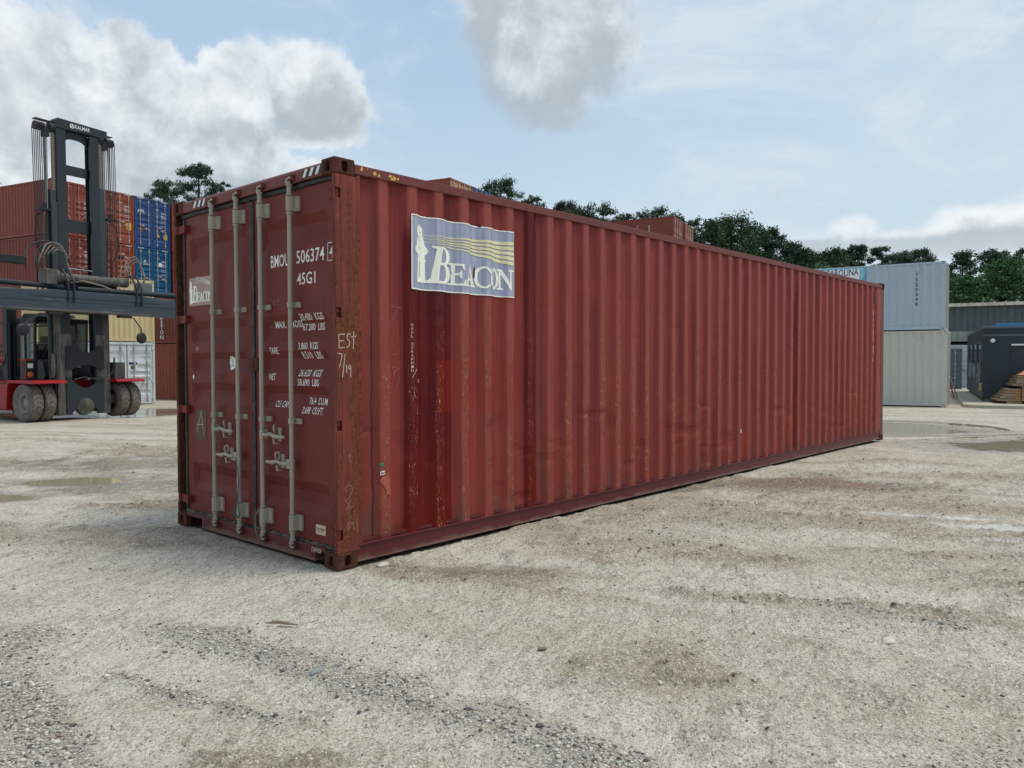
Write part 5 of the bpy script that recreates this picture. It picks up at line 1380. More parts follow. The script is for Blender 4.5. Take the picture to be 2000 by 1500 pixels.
# ================================================================== trees
def m_leaf(a, b, seed):
    def f(g):
        p = g.coord(); n = g.noise(p, .55, 4, .6, off=(seed, 0, 0)); n2 = g.noise(p, 5, 3, .6); t = g.attr('tone')
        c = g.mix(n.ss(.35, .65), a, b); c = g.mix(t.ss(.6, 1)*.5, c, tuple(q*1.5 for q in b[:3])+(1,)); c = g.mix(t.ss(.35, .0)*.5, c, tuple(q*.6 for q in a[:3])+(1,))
        return {'Base Color': c, 'Roughness': .6, 'Specular IOR Level': .2}
    return f
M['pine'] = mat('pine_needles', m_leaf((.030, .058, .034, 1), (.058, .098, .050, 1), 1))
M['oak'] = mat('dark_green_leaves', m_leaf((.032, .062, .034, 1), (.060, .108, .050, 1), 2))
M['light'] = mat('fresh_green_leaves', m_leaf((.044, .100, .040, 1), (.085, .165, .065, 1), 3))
M['bark'] = mat('grey_brown_bark', lambda g: {'Base Color': g.mix(g.noise(g.coord(), 1, 5, .7, sc=(6, 6, 1.2)).ss(.35, .65), C(92, 76, 64), C(60, 50, 44)), 'Roughness': .9})
def tree(name, label, lat, dep, top, width, kind, seed, crown_lo=.45, group='trees along the edge of the yard'):
    """top: height above ground, width: crown width, crown_lo: where foliage begins as a share of the height"""
    r = random.Random(seed); nr = np.random.default_rng(seed); base = -.45
    t = thing(name, label, 'tree', (*cw(lat, dep), base), r.uniform(0, 6), group)
    tk = MB(); bend = [Vector((r.uniform(-.25, .25), r.uniform(-.25, .25), 0)) for _ in range(6)]; tp = []
    for i in range(7):
        f = i/6; tp.append(Vector((0, 0, f*top*.93))+(bend[min(i, 5)]*f*1.6))
    r0 = .20+top*.014; tk.tube(tp, [r0*(1-.85*i/6) for i in range(7)], 7)
    def at(f):
        q = f*6; i = min(int(q), 5); return tp[i].lerp(tp[i+1], q-i)
    clumps = []; lobes = [r.uniform(.72, 1.18) for _ in range(9)]
    def prof(u):
        if kind == 'pine': return (.55+.55*u/.45 if u < .45 else 1.1*(max(0, 1-((u-.45)/.57)**2.2))**.5)
        return math.sin(math.pi*min(1, .16+u*.80))**.6
    nl = 15
    for i in range(nl):
        u = (i+.5)/nl; f = crown_lo+(1-crown_lo)*u; a = i*2.4+r.uniform(-.5, .5); ln = width/2*prof(u)*r.uniform(.5, .9)
        p0 = at(min(.97, f*.92)); d = Vector((math.cos(a), math.sin(a), 0)); rise = r.uniform(.1, .5)*ln
        tk.tube([p0, p0+d*ln*.5+Vector((0, 0, rise*.3)), p0+d*ln+Vector((0, 0, rise))], [.04+.014*ln, .03, .012], 5, False)
    nc = 120 if kind == 'pine' else 130; hgt = top*(1-crown_lo)
    for i in range(nc):
        u = r.random()**.8; a = r.uniform(0, 2*math.pi); q = (a/(2*math.pi)*9) % 9; lb = lobes[int(q)]*(1-q % 1)+lobes[(int(q)+1) % 9]*(q % 1)
        lb *= .86+.22*math.sin(u*9+int(q)*1.7+seed)
        R_ = width/2*prof(u)*lb*(r.random()**.5)*.92; sz = width*r.uniform(.055, .105)*(1.0 if kind == 'pine' else 1.15)
        z_ = top*crown_lo+u*(hgt-sz*.6)
        c0 = at(min(.99, (crown_lo+(1-crown_lo)*u))); clumps.append((Vector((c0.x+math.cos(a)*R_, c0.y+math.sin(a)*R_, z_)), sz))
    tk.build('trunk', M['bark'], t)
    P, T, SZ = [], [], []
    for c, s0 in clumps:
        n = int(230*(s0/1.0)**1.5)+22
        d = nr.normal(size=(n, 3)); d /= np.linalg.norm(d, axis=1)[:, None]; rr = nr.random(n)**.6*nr.choice([1, 1, 1, 1.35], n)
        q = d*rr[:, None]*np.array([s0, s0, s0*(.75 if kind == 'pine' else .8)])
        q[:, 2] = np.where(q[:, 2] < -s0*.3, q[:, 2]*.6, q[:, 2])
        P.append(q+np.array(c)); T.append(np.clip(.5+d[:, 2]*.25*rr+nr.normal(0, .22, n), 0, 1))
    P = np.concatenate(P); T = np.concatenate(T); n = len(P)
    L_ = (.27 if kind == 'pine' else .22)*(dep/75)**.5
    def rv(): v = nr.normal(size=(n, 3)); return v/np.linalg.norm(v, axis=1)[:, None]
    a = rv(); b = np.cross(a, rv()); b /= np.linalg.norm(b, axis=1)[:, None]
    if kind == 'pine': a[:, 2] = np.abs(a[:, 2])*1.2+.2; a /= np.linalg.norm(a, axis=1)[:, None]
    l = L_*nr.uniform(.6, 1.3, n)[:, None]; w = l*(.38 if kind == 'pine' else .62)
    co = np.stack([P-a*l*.5, P+b*w*.5, P+a*l*.5, P-b*w*.5], 1).reshape(-1, 3).astype(np.float32)
    F = np.arange(n*4).astype(np.int32)
    me = bpy.data.meshes.new('crown'); me.vertices.add(n*4); me.vertices.foreach_set('co', co.ravel()); me.loops.add(n*4); me.loops.foreach_set('vertex_index', F)
    me.polygons.add(n); me.polygons.foreach_set('loop_start', (np.arange(n)*4).astype(np.int32)); me.update(calc_edges=True)
    at_ = me.attributes.new('tone', 'FLOAT', 'FACE'); at_.data.foreach_set('value', T.astype(np.float32))
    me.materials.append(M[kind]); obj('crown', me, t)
    return t
def build_trees():
    def px(x, ytop, wpx, dep, kind, lab, seed, lo=.4, nm=None):
        lat = (x-1000)/1529.86*dep; top = (706.5-ytop)/1529.86*dep+CAM.z+.45; w = wpx/1529.86*dep*(1.5 if kind == 'pine' else 1.6)
        tree(nm or {'pine': 'pine_tree', 'oak': 'broadleaf_tree', 'light': 'broadleaf_tree'}[kind], lab, lat, dep, top, w, kind, seed, lo)
    T = [(1012, 374, 74, 82, 'pine', 'pine filling the gap right of the first tall one above the roofline', .35), (1140, 404, 84, 84, 'oak', 'dark round tree between the third and fourth pines on the roofline', .3),
         (1225, 420, 70, 86, 'pine', 'low pine left edge of the red containers on the roofline', .35), (1318, 418, 80, 86, 'oak', 'tree peeping over the doors of the red containers', .3),
         (1470, 438, 90, 86, 'oak', 'tree shoulder joining the big dense tree and the pointed one', .2), (1540, 474, 84, 88, 'oak', 'tree filling the dip right of the pointed tree', .2),
         (1590, 492, 90, 90, 'oak', 'low tree behind the light green bush', .15), (1645, 490, 80, 94, 'oak', 'low tree left of the dark pine above the banner', .15), (1762, 496, 80, 94, 'pine', 'small pine between the banner pines and the wide flat one', .3), (326, 352, 84, 66, 'pine', 'round topped pine just above the blue container', .5), (386, 318, 92, 70, 'pine', 'tallest pine at the left, open crown above the front container doors', .55),
         (440, 352, 40, 72, 'pine', 'narrow pine tip left of the container corner', .6), (-20, 345, 70, 75, 'pine', 'pine top at the far left edge above the red stack', .5),
         (980, 350, 100, 74, 'pine', 'first tall pine right of the tan doors above the roofline', .45), (1045, 384, 66, 76, 'pine', 'low pine second from the tan doors', .4), (1108, 394, 74, 78, 'pine', 'loose pine third from the tan doors', .45),
         (1172, 397, 80, 76, 'pine', 'broad pine left of the red pair on the roofline', .45), (1282, 405, 96, 80, 'pine', 'spiky pine right behind the red container top', .4), (1352, 425, 80, 82, 'pine', 'pine at the right shoulder of the red containers', .3),
         (1432, 416, 120, 78, 'oak', 'big dense tree at the middle of the skyline', .2), (1388, 436, 80, 76, 'oak', 'dense tree between the red containers and the big one', .2), (1508, 447, 74, 80, 'oak', 'pointed tree right of the big dense one', .25),
         (1563, 487, 84, 84, 'oak', 'low rounded tree right of the pointed one', .2), (1620, 486, 70, 86, 'oak', 'low dark tree left of the banner', .2), (1600, 515, 60, 70, 'light', 'light green bush behind the far top corner', .1),
         (1668, 478, 62, 88, 'pine', 'dark pine above the banner', .4), (1722, 483, 64, 88, 'pine', 'pine right of the one above the banner', .4), (1797, 486, 84, 88, 'pine', 'wide flat pine above the light grey container', .45),
         (1878, 492, 76, 80, 'oak', 'dark tree right beside the light grey container', .15), (1935, 487, 82, 86, 'pine', 'open pine above the shed', .35), (1995, 488, 70, 84, 'pine', 'pine at the right edge of the picture', .3),
         (1962, 505, 96, 70, 'light', 'bright green tree in front of the pines above the shed', .1), (1890, 540, 80, 66, 'light', 'green tree low behind the left end of the shed roof', .1), (2040, 520, 110, 72, 'oak', 'broad tree cut by the right edge', .1), (1845, 535, 70, 78, 'oak', 'shaded tree behind the grey container edge', .1),
         (1925, 548, 90, 72, 'oak', 'dark lower tree behind the shed roof', .1), (1780, 520, 80, 92, 'oak', 'dark tree hidden low behind the light grey container', .1), (1500, 500, 110, 88, 'oak', 'shaded tree low behind the pointed one', .1), (1690, 520, 110, 94, 'oak', 'shaded tree low behind the banner', .1)]
    for i, (x, y, w, d, k, lab, lo) in enumerate(T): px(x, y, w, d, k, lab, 100+i, lo)

# ================================================================== container handler
M['mast'] = mat('dark_grey_machine_paint', rust_paint(C(42, 50, 56), C(34, 42, 47), C(90, 82, 72), .05, .6, rough=.45, seed=2.2))
M['beamgrey'] = mat('blue_grey_spreader_paint', lambda g: (lambda p, z: {'Base Color': g.mix((z.ss(.12, .0)*.7+g.noise(p, 1, 5, .65, sc=(4, 1.2, 9)).ss(.52, .75)*.5).clamp()*g.noise(p, 1, 4, .6, sc=(1, .8, 2)).ss(.3, .6), C(44, 56, 67), C(116, 112, 101)), 'Roughness': .5})(g.coord(), g.sep(g.coord())[2]-2.70))
M['dirtysteel'] = mat('greasy_worn_steel', rust_paint(C(110, 106, 98), C(60, 60, 58), C(110, 98, 84), .3, 1.6, rough=.55, seed=1.7))
M['lowmast'] = mat('worn_lower_mast', lambda g: (lambda p, z: {'Base Color': g.mix((z.ss(3.4, 2.6)*(g.noise(p, 1, 5, .65, sc=(5, 5, 1.1)).ss(.35, .6)*.8+.15)).clamp(), C(42, 50, 56), C(108, 103, 94)), 'Roughness': .6})(g.coord(), g.sep(g.coord())[2]))
M['chrome'] = mat('chrome_rod', color=C(170, 172, 174), rough=.25, metal=.8)
M['chain'] = mat('lift_chain', lambda g: {'Base Color': g.mix((g.sep(g.coord())[2]*18.0)._m('FRACT').box(.15, .6, .08), C(64, 54, 46), C(138, 124, 104)), 'Roughness': .6})
M['hose'] = mat('black_hose', color=C(50, 46, 46), rough=.6)
M['hosegrey'] = mat('dusty_hose', color=C(120, 112, 102), rough=.7)
M['red'] = mat('machine_red_paint', rust_paint(C(158, 24, 34), C(134, 20, 28), C(96, 60, 50), .12, .6, rough=.4, seed=4.2))
M['machblack'] = mat('machine_black_paint', rust_paint(C(34, 40, 44), C(26, 30, 34), C(70, 66, 60), .1, .5, rough=.5))
def m_tyre(g):
    p = g.coord(); n = g.noise(p, 5, 5, .65)
    return {'Base Color': g.mix(n.ss(.3, .65), C(84, 80, 74), C(116, 110, 100)), 'Roughness': .85, 'Normal': g.bump(n, .01)}
M['tyre'] = mat('dusty_tyre_rubber', m_tyre)
M['groove'] = mat('tyre_groove_rubber', color=C(38, 37, 36), rough=.9)
M['rim'] = mat('dusty_wheel_rim', color=C(136, 132, 124), rough=.7)
M['cabglass'] = bpy.data.materials.new('cab_glass'); M['cabglass'].use_nodes = True
def _glass():
    nt = M['cabglass'].node_tree; b = nt.nodes['Principled BSDF']; out = nt.nodes['Material Output']
    b.inputs['Base Color'].default_value = (.02, .035, .035, 1); b.inputs['Roughness'].default_value = .03; b.inputs['Specular IOR Level'].default_value = .8
    tr = nt.nodes.new('ShaderNodeBsdfTransparent'); tr.inputs[0].default_value = (.34, .44, .40, 1); mx = nt.nodes.new('ShaderNodeMixShader'); mx.inputs[0].default_value = .5
    nt.links.new(tr.outputs[0], mx.inputs[1]); nt.links.new(b.outputs[0], mx.inputs[2]); nt.links.new(mx.outputs[0], out.inputs[0])
_glass()
M['amber'] = mat('amber_lens', color=C(214, 92, 40), rough=.3)
M['seatm'] = mat('seat_fabric', color=C(44, 44, 48), rough=.9)
def handler():
    ox, oy = cw(-13.42, 24.4)
    t = thing('container_handler', 'red and dark grey container handler with tall mast and a wide spreader beam', 'container handler', (ox, oy, -.27), yaw_of(-29.5))
    # local: x forwards, y left (away to the right in the picture), z up
    # ---- mast
    tilt = -.012
    def mz(p): return (p[0]+tilt*p[2], p[1], p[2])
    def mbox(mb, x0, x1, y0, y1, z0, z1):
        vs = [mz((x, y, z)) for z in (z0, z1) for y in (y0, y1) for x in (x0, x1)]
        mb.add(vs, [(0, 2, 3, 1), (4, 5, 7, 6), (0, 1, 5, 4), (2, 6, 7, 3), (0, 4, 6, 2), (1, 3, 7, 5)])
    TOP = 8.93
    for s in (-1, 1):
        o = MB(); a, b = sorted((s*.86, s*.68))                         # outer channel
        mbox(o, -.17, .10, a, b, .14, 6.95 if s < 0 else 7.25); a2, b2 = sorted((s*.86, s*.60)); mbox(o, -.20, -.165, a2, b2, .14, 6.95); mbox(o, .10, .125, a2, b2, .14, 6.6)
        o.build('outer_mast', M['lowmast'], t, bevel=.008)
        o = MB(); a, b = sorted((s*.675, s*.38)); mbox(o, -.12, .06, *sorted((s*.675, s*.60)), .2, TOP-.1); mbox(o, .061, .14, a, b, .2, TOP-.1); mbox(o, -.145, -.12, a, b, .2, TOP-.1)
        im = o.build('inner_mast', M['mast'], t, bevel=.008)
        o = MB(); mbox(o, .127, .20, *sorted((s*.84, s*.40)), .14, 2.62); o.build('mast_foot', M['dirtysteel'], t, bevel=.01)
        # lift cylinder with chrome rod, chain, pulleys and hose bundle
        c = MB(); c.cyl(mz((-.02, s*.91, .5)), mz((-.02, s*.91, 6.3)), .06, n=14); c.build('lift_cylinder', M['mast'], t, smooth=False)
        c = MB(); c.cyl(mz((-.02, s*.91, 6.3)), mz((-.02, s*.91, 8.9)), .045, n=12); c.build('lift_rod', M['chrome'], t)
        c = MB(); mbox(c, .04, .09, *sorted((s*.70, s*.79)), 3.7, TOP-.15); c.build('lift_chain', M['chain'], t)
        c = MB()
        for z in (TOP-.12,): c.cyl(mz((.02, s*.68, z)), mz((.02, s*.84, z)), .15, n=18).cyl(mz((-.02, s*.84, z-.02)), mz((-.02, s*1.24, z-.02)), .045, n=10)
        for k in range(5): c.cyl(mz((-.02, s*(.98+k*.055), TOP-.14)), mz((-.02, s*(1.01+k*.055), TOP-.14)), .13, n=18)
        mbox(c, -.14, .10, *sorted((s*.84, s*.98)), TOP-.42, TOP-.14)
        c.build('hose_pulley', M['machblack'], t)
        c = MB()
        for k in range(5):
            y = s*(1.0+k*.055)
            for x in (-.16, .12): c.tube([mz((x, y, TOP-.15)), mz((x+.01*k, y-s*.01, 6.0)), mz((x, y-s*.04*(k % 3), 3.7))], .013, 5)
        c.build('hose_bundle', M['hose'], t)
        c = MB(); c.box(-.1, .1, *sorted((s*.9, s*1.24)), 6.28, 6.34); c.tube([mz((0, s*1.0, 6.3)), mz((.05, s*1.26, 6.1)), mz((.05, s*1.34, 5.5)), mz((.05, s*1.2, 5.1)), mz((.02, s*1.1, 4.95))], .022, 6); c.cyl((0, s*1.05, 6.34), (0, s*1.05, 6.5), .06, n=10)
        c.build('hose_guide', M['machblack'], t)
    c = MB(); c.prism([(-.70, TOP-.10), (-.70, TOP+.12), (-.62, TOP+.20), (.95, TOP+.16), (.95, TOP-.08)], 0, -.26, .06); c.box(-.30, -.1, -1.2, 1.25, TOP+.06, TOP+.09)
    c.build('mast_head', M['mast'], t, bevel=.01)
    q = text_flat('KALMAR', .48, .11); q = map_mesh(q, Matrix(((0, 0, 1, .064), (1, 0, 0, -.10), (0, 1, 0, TOP+.0), (0, 0, 0, 1)))); q.materials.append(M['white2']); obj('lettering', q, t)
    q = strokes_flat([[(0, 0), (.1, 0), (.1, .1), (0, .1), (0, 0)], [(0, 0), (.1, .1)]], .025); q = map_mesh(q, Matrix(((0, 0, 1, .064), (1, 0, 0, -.24), (0, 1, 0, TOP+.0), (0, 0, 0, 1)))); q.materials.append(M['white2']); obj('emblem', q, t)
    # cross members (the top one arched)
    def cross(z0, z1, nm='mast_cross_member', arch=0):
        c = MB()
        if arch:
            P = [(-.38, z1), (-.38, z0-arch)]+[(-.38+.30*(1-math.cos(a)), z0-arch+arch*math.sin(a)) for a in np.linspace(0, math.pi/2, 6)]+[(.38-.30*(1-math.cos(a)), z0-arch+arch*math.sin(a)) for a in np.linspace(math.pi/2, 0, 6)]+[(.38, z1)]
            vs = [(p[0], p[1]) for p in P]; c.prism([(a, b) for a, b in vs], 0, -.06+tilt*z0, .0+tilt*z0)
        else: mbox(c, -.06, .0, -.38, .38, z0, z1)
        return c.build(nm, M['mast'], t, bevel=.01)
    cross(8.62, 9.02, arch=.22); cross(7.50, 7.80); cross(5.75, 6.15); cross(4.05, 4.42); cross(3.62, 3.70)
    c = MB(); c.cyl((.06, -.40, 4.62), (.06, .42, 4.60), .022, n=8); c.build('tie_bar', M['chrome'], t)
    # lower plates
    for z0, z1, d in ((1.52, 2.25, .20), (.18, 1.30, .34)):
        P = [(-.60, z0), (-.60, z1)]+[(x, z1-d*(1-(x/.46)**2)*1.0) for x in np.linspace(-.46, .46, 9)]+[(.60, z1), (.60, z0)]+[(x, z0+d*.75*(1-(x/.46)**2)) for x in np.linspace(.46, -.46, 9)]
        c = MB(); c.prism(P, 0, .20, .235); c.build('mast_plate', M['mast' if z0 < 1 else 'machblack'], t)
    MB().lathe([(.0, .0), (.06, .0), (.08, -.03), (.27, -.07), (.30, -.2)], (.30, 0, .40), 0, 24).build('axle_hub', M['dirtysteel'], t)
    # ---- carriage and spreader
    c = MB(); c.box(.22, .38, -.95, .95, 3.40, 3.88); c.box(.205, .24, -.75, .75, 2.7, 3.6); cg = c.build('carriage', M['machblack'], t, bevel=.01); cg.location.z = .52
    sp = MB(); sp.prism([(-6.1, 2.72), (-6.1, 3.30), (-2.2, 3.30), (-1.4, 3.34), (1.4, 3.34), (2.2, 3.30), (6.1, 3.30), (6.1, 2.72)], 0, .42, 1.02)
    spo = sp.build('spreader_beam', M['beamgrey'], t, bevel=.02); spo.location.z = .52
    MB().box(1.021, 1.034, -2.05, 2.05, 3.12, 3.29).build('wear_plate', M['beamgrey'], spo, bevel=.008)
    MB().box(1.021, 1.026, -6.0, 6.0, 2.995, 3.003).build('weld_seam', M['machblack'], spo)
    c = MB(); c.cyl((.62, -6.0, 3.52), (.62, -.9, 3.46), .075, n=12).cyl((.75, -.55, 3.42), (.75, 6.0, 3.50), .085, n=14)
    c.build('spreader_cylinder', M['mast'], spo)
    c = MB(); c.cyl((.55, -.95, 3.75), (.55, 1.20, 3.75), .14, n=14).cyl((.55, -1.45, 3.74), (.55, -1.0, 3.76), .22, n=16); c.build('side_shift_cylinder', M['dirtysteel'], spo)
    for y in (-.98, 1.22):
        c = MB()
        for d_ in (0, .17): c.tube([(.50, y+d_, 3.98), (.78, y+d_, 3.96), (1.045, y+d_, 3.60), (1.06, y+d_, 3.02)], .032, 6)
        c.build('guide_hook', M['mast'], spo)
    c = MB(); c.box(.5, .8, 1.5, 1.95, 3.45, 3.78); c.build('control_box', M['officetrim'], spo, bevel=.01)
    c = MB(); c.box(.5, .8, -1.5, -1.15, 3.5, 3.95); c.build('valve_block', M['dirtysteel'], spo, bevel=.02)
    # coiled hoses over the beam
    def loop(cy, cz, ry, rz, x, a0, a1, n=16): return [(x+.05*math.sin(k), cy+ry*math.cos(R(a0+(a1-a0)*k/n)), cz+rz*math.sin(R(a0+(a1-a0)*k/n))) for k in range(n+1)]
    c = MB()
    for k, (cy, cz, ry, rz) in enumerate(((-1.30, 4.15, .62, .62), (-1.15, 4.15, .50, .55))): c.tube(loop(cy, cz, ry, rz, .5+.04*k, -10, 200+k*12), .028, 6)
    c.build('coiled_hose', M['hose'], spo)
    c = MB()
    for k in range(4): c.tube(loop(-1.0-.05*k, 3.95, .30+.05*k, .62+.06*k, .62, -30, 130+12*k), .020, 6)
    for k in range(3): c.tube(loop(1.45+.04*k, 4.0, .34-.05*k, .62-.08*k, .6, -30, 215), .018, 6)
    c.tube(loop(1.0, 3.85, .15, .42, .7, 0, 300), .018, 6); c.tube([(.7, -.7, 3.6), (.95, -.5, 3.66), (1.0, .1, 3.56), (.9, .5, 3.46)], .025, 6)
    c.build('coiled_hose', M['hosegrey'], spo)
    # worklight bar standing on the beam
    c = MB(); c.cyl((.6, -2.75, 3.34), (.6, -2.75, 4.05), .06, n=8); c.box(.5, .68, -3.5, -2.0, 4.02, 4.25); c.cyl((.6, -2.75, 4.25), (.6, -2.75, 4.4), .03, n=6); c.build('guide_arm', M['machblack'], spo, bevel=.02)
    # round mirrors on bent arms under the beam
    for y in (-1.9, 1.25):
        c = MB(); s = -1 if y < 0 else 1; k_ = 1 if y < 0 else .5
        pts = [(.9, y*.7, 2.66), (1.0, y*.7+s*.5*k_, 2.62), (1.05, y*.7+s*.95*k_, 2.3), (1.05, y*.7+s*.97*k_, 2.2 if y < 0 else 2.05)]
        c.tube(pts, .02, 6); c.box(.8, 1.0, y*.7-.2, y*.7+.2, 2.62, 2.70); e = pts[-1]; c.lathe([(0, .05), (.12, .035), (.18, 0), (.18, -.012), (0, -.012)], (e[0], e[1], e[2]-.05), 0, 24)
        c.build('mirror', M['machblack'], t).location.z = .52
    # ---- chassis, fenders
    c = MB(); c.box(-5.2, -.55, -.85, .85, .55, 1.20); c.box(-5.6, -4.3, -1.2, 1.2, .45, 1.9)
    c.build('chassis', M['red'], t, bevel=.04)
    c = MB(); c.box(-2.9, -1.05, -1.52, -.86, .30, 1.08).box(-2.9, -1.05, .86, 1.52, .30, 1.08); c.build('side_tank', M['red'], t, bevel=.04)
    c = MB(); c.box(-2.9, -1.0, -1.54, -.8, .22, .30); c.build('step', M['rim'], t, bevel=.01)
    for s in (-1, 1):
        c = MB(); a, b = sorted((s*.80, s*1.78)); prof = [(-.92, .35), (-.85, 1.16), (-.77, 1.22), (.52, 1.22), (.60, 1.16), (.60, 1.12), (-.74, 1.14), (-.80, 1.06), (-.87, .35)]
        # fender: profile in x,z
        vs = [(x, a, z) for x, z in prof]+[(x, b, z) for x, z in prof]; n = len(prof)
        c.add(vs, [tuple(range(n))[::-1], tuple(range(n, 2*n))]+[(i, (i+1) % n, n+(i+1) % n, n+i) for i in range(n)])
        c.build('fender', M['red'], t, bevel=.01)
    c = MB(); c.box(-.75, -.45, -1.42, -1.18, 1.221, 1.85); c.build('light_housing', M['red'], t, bevel=.02)
    c = MB(); c.box(-.449, -.44, -1.42, -1.18, 1.24, 1.80); c.box(-.70, -.5, -1.425, -1.421, 1.24, 1.8); co = c.build('lamp_cover', M['machblack'], t)
    c = MB(); c.lathe([(0, .02), (.08, .012), (.09, 0)], (-.44, -1.30, 1.38), 0, 16); c.build('turn_signal', M['amber'], co)
    c = MB(); c.box(-.439, -.43, -1.38, -1.22, 1.58, 1.72); c.build('headlight', M['white2'], co, bevel=.01)
    # ---- wheels: duals in front, single steer wheels behind
    def wheel(x, y, rad, wid, outer):
        # tyre profile with chunky lugs cut by slanted grooves
        T_ = MB(); n = 66; cols = 9
        half = wid/2; ys = np.linspace(-half, half, cols)
        for k in range(n):
            for j, yy in enumerate(ys):
                e = abs(yy)/half; sh = rad-(.0 if e < .8 else (e-.8)/.2*.045)
                ph = (k + (j-(cols-1)/2)*(.85 if j >= (cols-1)/2 else -.85)*1.0) % 3
                grv = ph < .9 and .12 < e
                rr_ = sh-(.030 if grv else 0)
                a = 2*math.pi*k/n; T_.v.append((x+rr_*math.cos(a), y+yy, rad+rr_*math.sin(a)))
        for k in range(n):
            k2 = (k+1) % n
            for j in range(cols-1): T_.f.append((k*cols+j, k*cols+j+1, k2*cols+j+1, k2*cols+j))
        T_.lathe([(rad*.52, -half*.86), (rad*.60, -half*.98), (rad*.86, -half*1.06), (rad*.955, -half*1.0)], (x, y, rad), 1, 40)
        T_.lathe([(rad*.52, half*.86), (rad*.60, half*.98), (rad*.86, half*1.06), (rad*.955, half*1.0)], (x, y, rad), 1, 40)
        to = T_.build('tyre', M['tyre'], t)
        Rm = MB(); s = -1 if y < 0 else 1; i0 = -half*.84*1; f = s*half*.84
        Rm.lathe([(rad*.55, f), (rad*.50, f*.92), (rad*.44, f*.9), (rad*.40, f*.1), (rad*.30, f*.0), (rad*.22, f*.1), (rad*.2, f*.5), (0, f*.5)], (x, y, rad), 1, 32)
        Rm.build('rim', M['rim'], to, smooth=False)
    for y in (-1.57, -1.19, 1.19, 1.57): wheel(-.08, y, .56, .32, y < -1.4)
    for y in (-1.1, 1.1): wheel(-4.2, y, .50, .30, True)
    c = MB(); c.box(-.5, 0, -1.1, 1.1, .42, .72); c.build('front_axle', M['dirtysteel'], t, bevel=.05)
    # ---- cab
    x0, x1, y0, y1, z0, z1 = -2.15, -.95, -.82, .82, 1.22, 3.05
    c = MB(); pr = .045
    for (x, y) in ((x0, y0), (x0, y1), (x1-.12, y0), (x1-.12, y1), (x0+.62, y0), (x0+.62, y1)): c.cyl((x, y, z0), (x+(.08 if x > -1.2 else 0), y, z1), pr, n=8)
    for z in (z0+.03, z1-.02):
        for (a, b) in (((x0, y0), (x1-.05, y0)), ((x1-.05, y0), (x1-.05, y1)), ((x1-.05, y1), (x0, y1)), ((x0, y1), (x0, y0))): c.cyl((a[0], a[1], z), (b[0], b[1], z), pr, n=8)
    c.build('cab_frame', M['machblack'], t)
    c = MB(); c.box(x0-.05, x1+.02, y0-.03, y1+.03, z1+.01, z1+.09); c.prism([(x1-1.0, z1+.095), (x1-.8, z1+.24), (x1+.10, z1+.20), (x1+.22, z1+.10)], 1, y0+.08, y1-.5)
    c.build('cab_roof', M['machblack'], t, bevel=.02)
    c = MB(); c.prism([(x1-.10, z0), (x1+.30, z0), (x1+.42, z0+.10), (x1+.26, z0+.56), (x1-.06, z0+.62)], 1, y0+.02, y1-.02); c.box(x0, x1-.1, y0+.02, y1-.02, z0-.05, z0+.04); c.box(x0, x1-.3, y0, y0+.02, z0, z0+.30)
    c.build('cab_lower_body', M['machblack'], t, bevel=.03)
    q = text_flat('KALMAR', .42, .07); q = map_mesh(q, Matrix(((0, 0, 1, x1+.345), (1, 0, 0, -.05), (0, 1, 0, z0+.36), (0, 0, 0, 1)))); q.materials.append(M['white2']); obj('lettering', q, t)
    def pane(vs): c = MB(); c.add(vs, [(0, 1, 2, 3)]); return c.build('window', M['cabglass'], t)
    pane([(x0+.66, y0-.01, z0+.32), (x1-.10, y0-.01, z0+.32), (x1-.06, y0-.01, z1-.06), (x0+.66, y0-.01, z1-.06)]); pane([(x0+.04, y0-.01, z0+.1), (x0+.58, y0-.01, z0+.1), (x0+.58, y0-.01, z1-.06), (x0+.04, y0-.01, z1-.06)])
    pane([(x0+.04, y1+.01, z0+.3), (x1-.10, y1+.01, z0+.3), (x1-.06, y1+.01, z1-.06), (x0+.04, y1+.01, z1-.06)])
    pane([(x1-.02, y0+.05, z0+.62), (x1-.02, y1-.05, z0+.62), (x1+.03, y1-.05, z1-.06), (x1+.03, y0+.05, z1-.06)])
    c = MB(); c.box(-1.95, -1.45, -.28, .28, 1.35, 1.55).box(-2.0, -1.88, -.26, .26, 1.55, 2.35).box(-2.0, -1.9, -.14, .14, 2.36, 2.6); c.build('seat', M['seatm'], t, bevel=.05)
    c = MB(); c.cyl((-1.0, 0, 1.3), (-1.15, 0, 1.85), .03, n=8); c.tube([(-1.18+.02*math.cos(a), .19*math.cos(a), 1.88+.12*math.sin(a)) for a in np.linspace(0, 6.28, 18)], .015, 5); c.build('steering_wheel', M['machblack'], t)
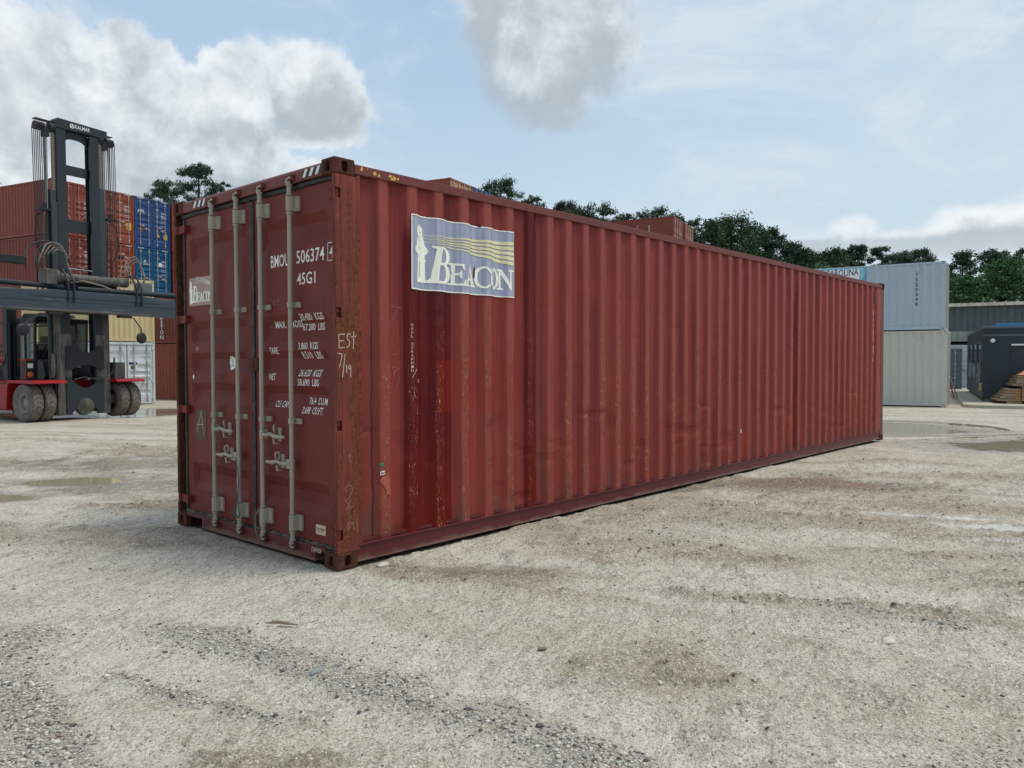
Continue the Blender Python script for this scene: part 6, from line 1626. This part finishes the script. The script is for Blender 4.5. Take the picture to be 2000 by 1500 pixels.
    c = MB(); c.tube([(x1+.06, y0+.15, z0+.7), (x1+.08, y0+.6, z1-.3)], .012, 5); c.tube([(x1+.06, .1, z0+.7), (x1+.08, .5, z1-.3)], .012, 5)
    c.tube([(x1-.05, y1, z1), (x1+.25, y1+.16, z1-.02), (x1+.25, y1+.2, z1+.1)], .018, 5).box(x1+.18, x1+.22, y1+.10, y1+.28, z1-.5, z1-.15); c.build('wiper_and_mirror', M['machblack'], t)
    # rear guard with screens, engine hood
    c = MB()
    for z in (1.25, 2.1, 3.0): c.cyl((-4.3, y0-.15, z), (x0, y0-.15, z), .04, n=6).cyl((-4.3, y1, z), (x0, y1, z), .04, n=6)
    for x in (-4.3, -3.1, x0): c.cyl((x, y0-.15, 1.2), (x, y0-.15, 3.0), .045, n=6).cyl((x, y1, 1.2), (x, y1, 3.0), .045, n=6)
    c.box(-2.45, -2.2, y0-.2, y0+.1, 1.2, 3.95)
    c.build('rear_guard', M['machblack'], t)
    c = MB(); c.box(-4.4, -2.5, -.75, .6, 1.21, 1.62); c.build('engine_hood', M['machblack'], t, bevel=.05)
    c = MB(); c.tube([(-4.0, y0-.2, 1.35), (-3.0, y0-.2, 1.5), (-2.45, y0-.2, 1.7), (-2.3, y0-.18, 2.0)], .05, 8); c.build('exhaust_pipe', M['dirtysteel'], t)
    c = MB(); c.tube([(.1, -.95, 1.3), (.2, -.98, 1.6), (.15, -.95, 2.0)], .06, 8); c.build('hydraulic_pipe', M['dirtysteel'], t); c = MB(); c.tube([(0, .9, 1.22), (.1, 1.0, 1.5), (.1, 1.05, 1.9)], .03, 6); c.box(-.1, .2, 1.0, 1.35, 1.221, 1.75); c.build('hydraulic_fittings', M['dirtysteel'], t, bevel=.01)
    c = MB(); c.cyl((.26, -.86, 2.2), (.26, -.86, 2.55), .012, n=6); c.tube([(.3, -.4, 1.22), (.34, -.1, 1.3), (.3, .3, 1.22), (.3, .7, 1.32)], .02, 6); c.build('hydraulic_hose', M['hose'], t)
    return t

# ------------------------------------------------------------------ build everything
build_ground()
build_puddles()
main_container()
build_stacks()
build_right()
handler()
build_gravel()
build_trees()
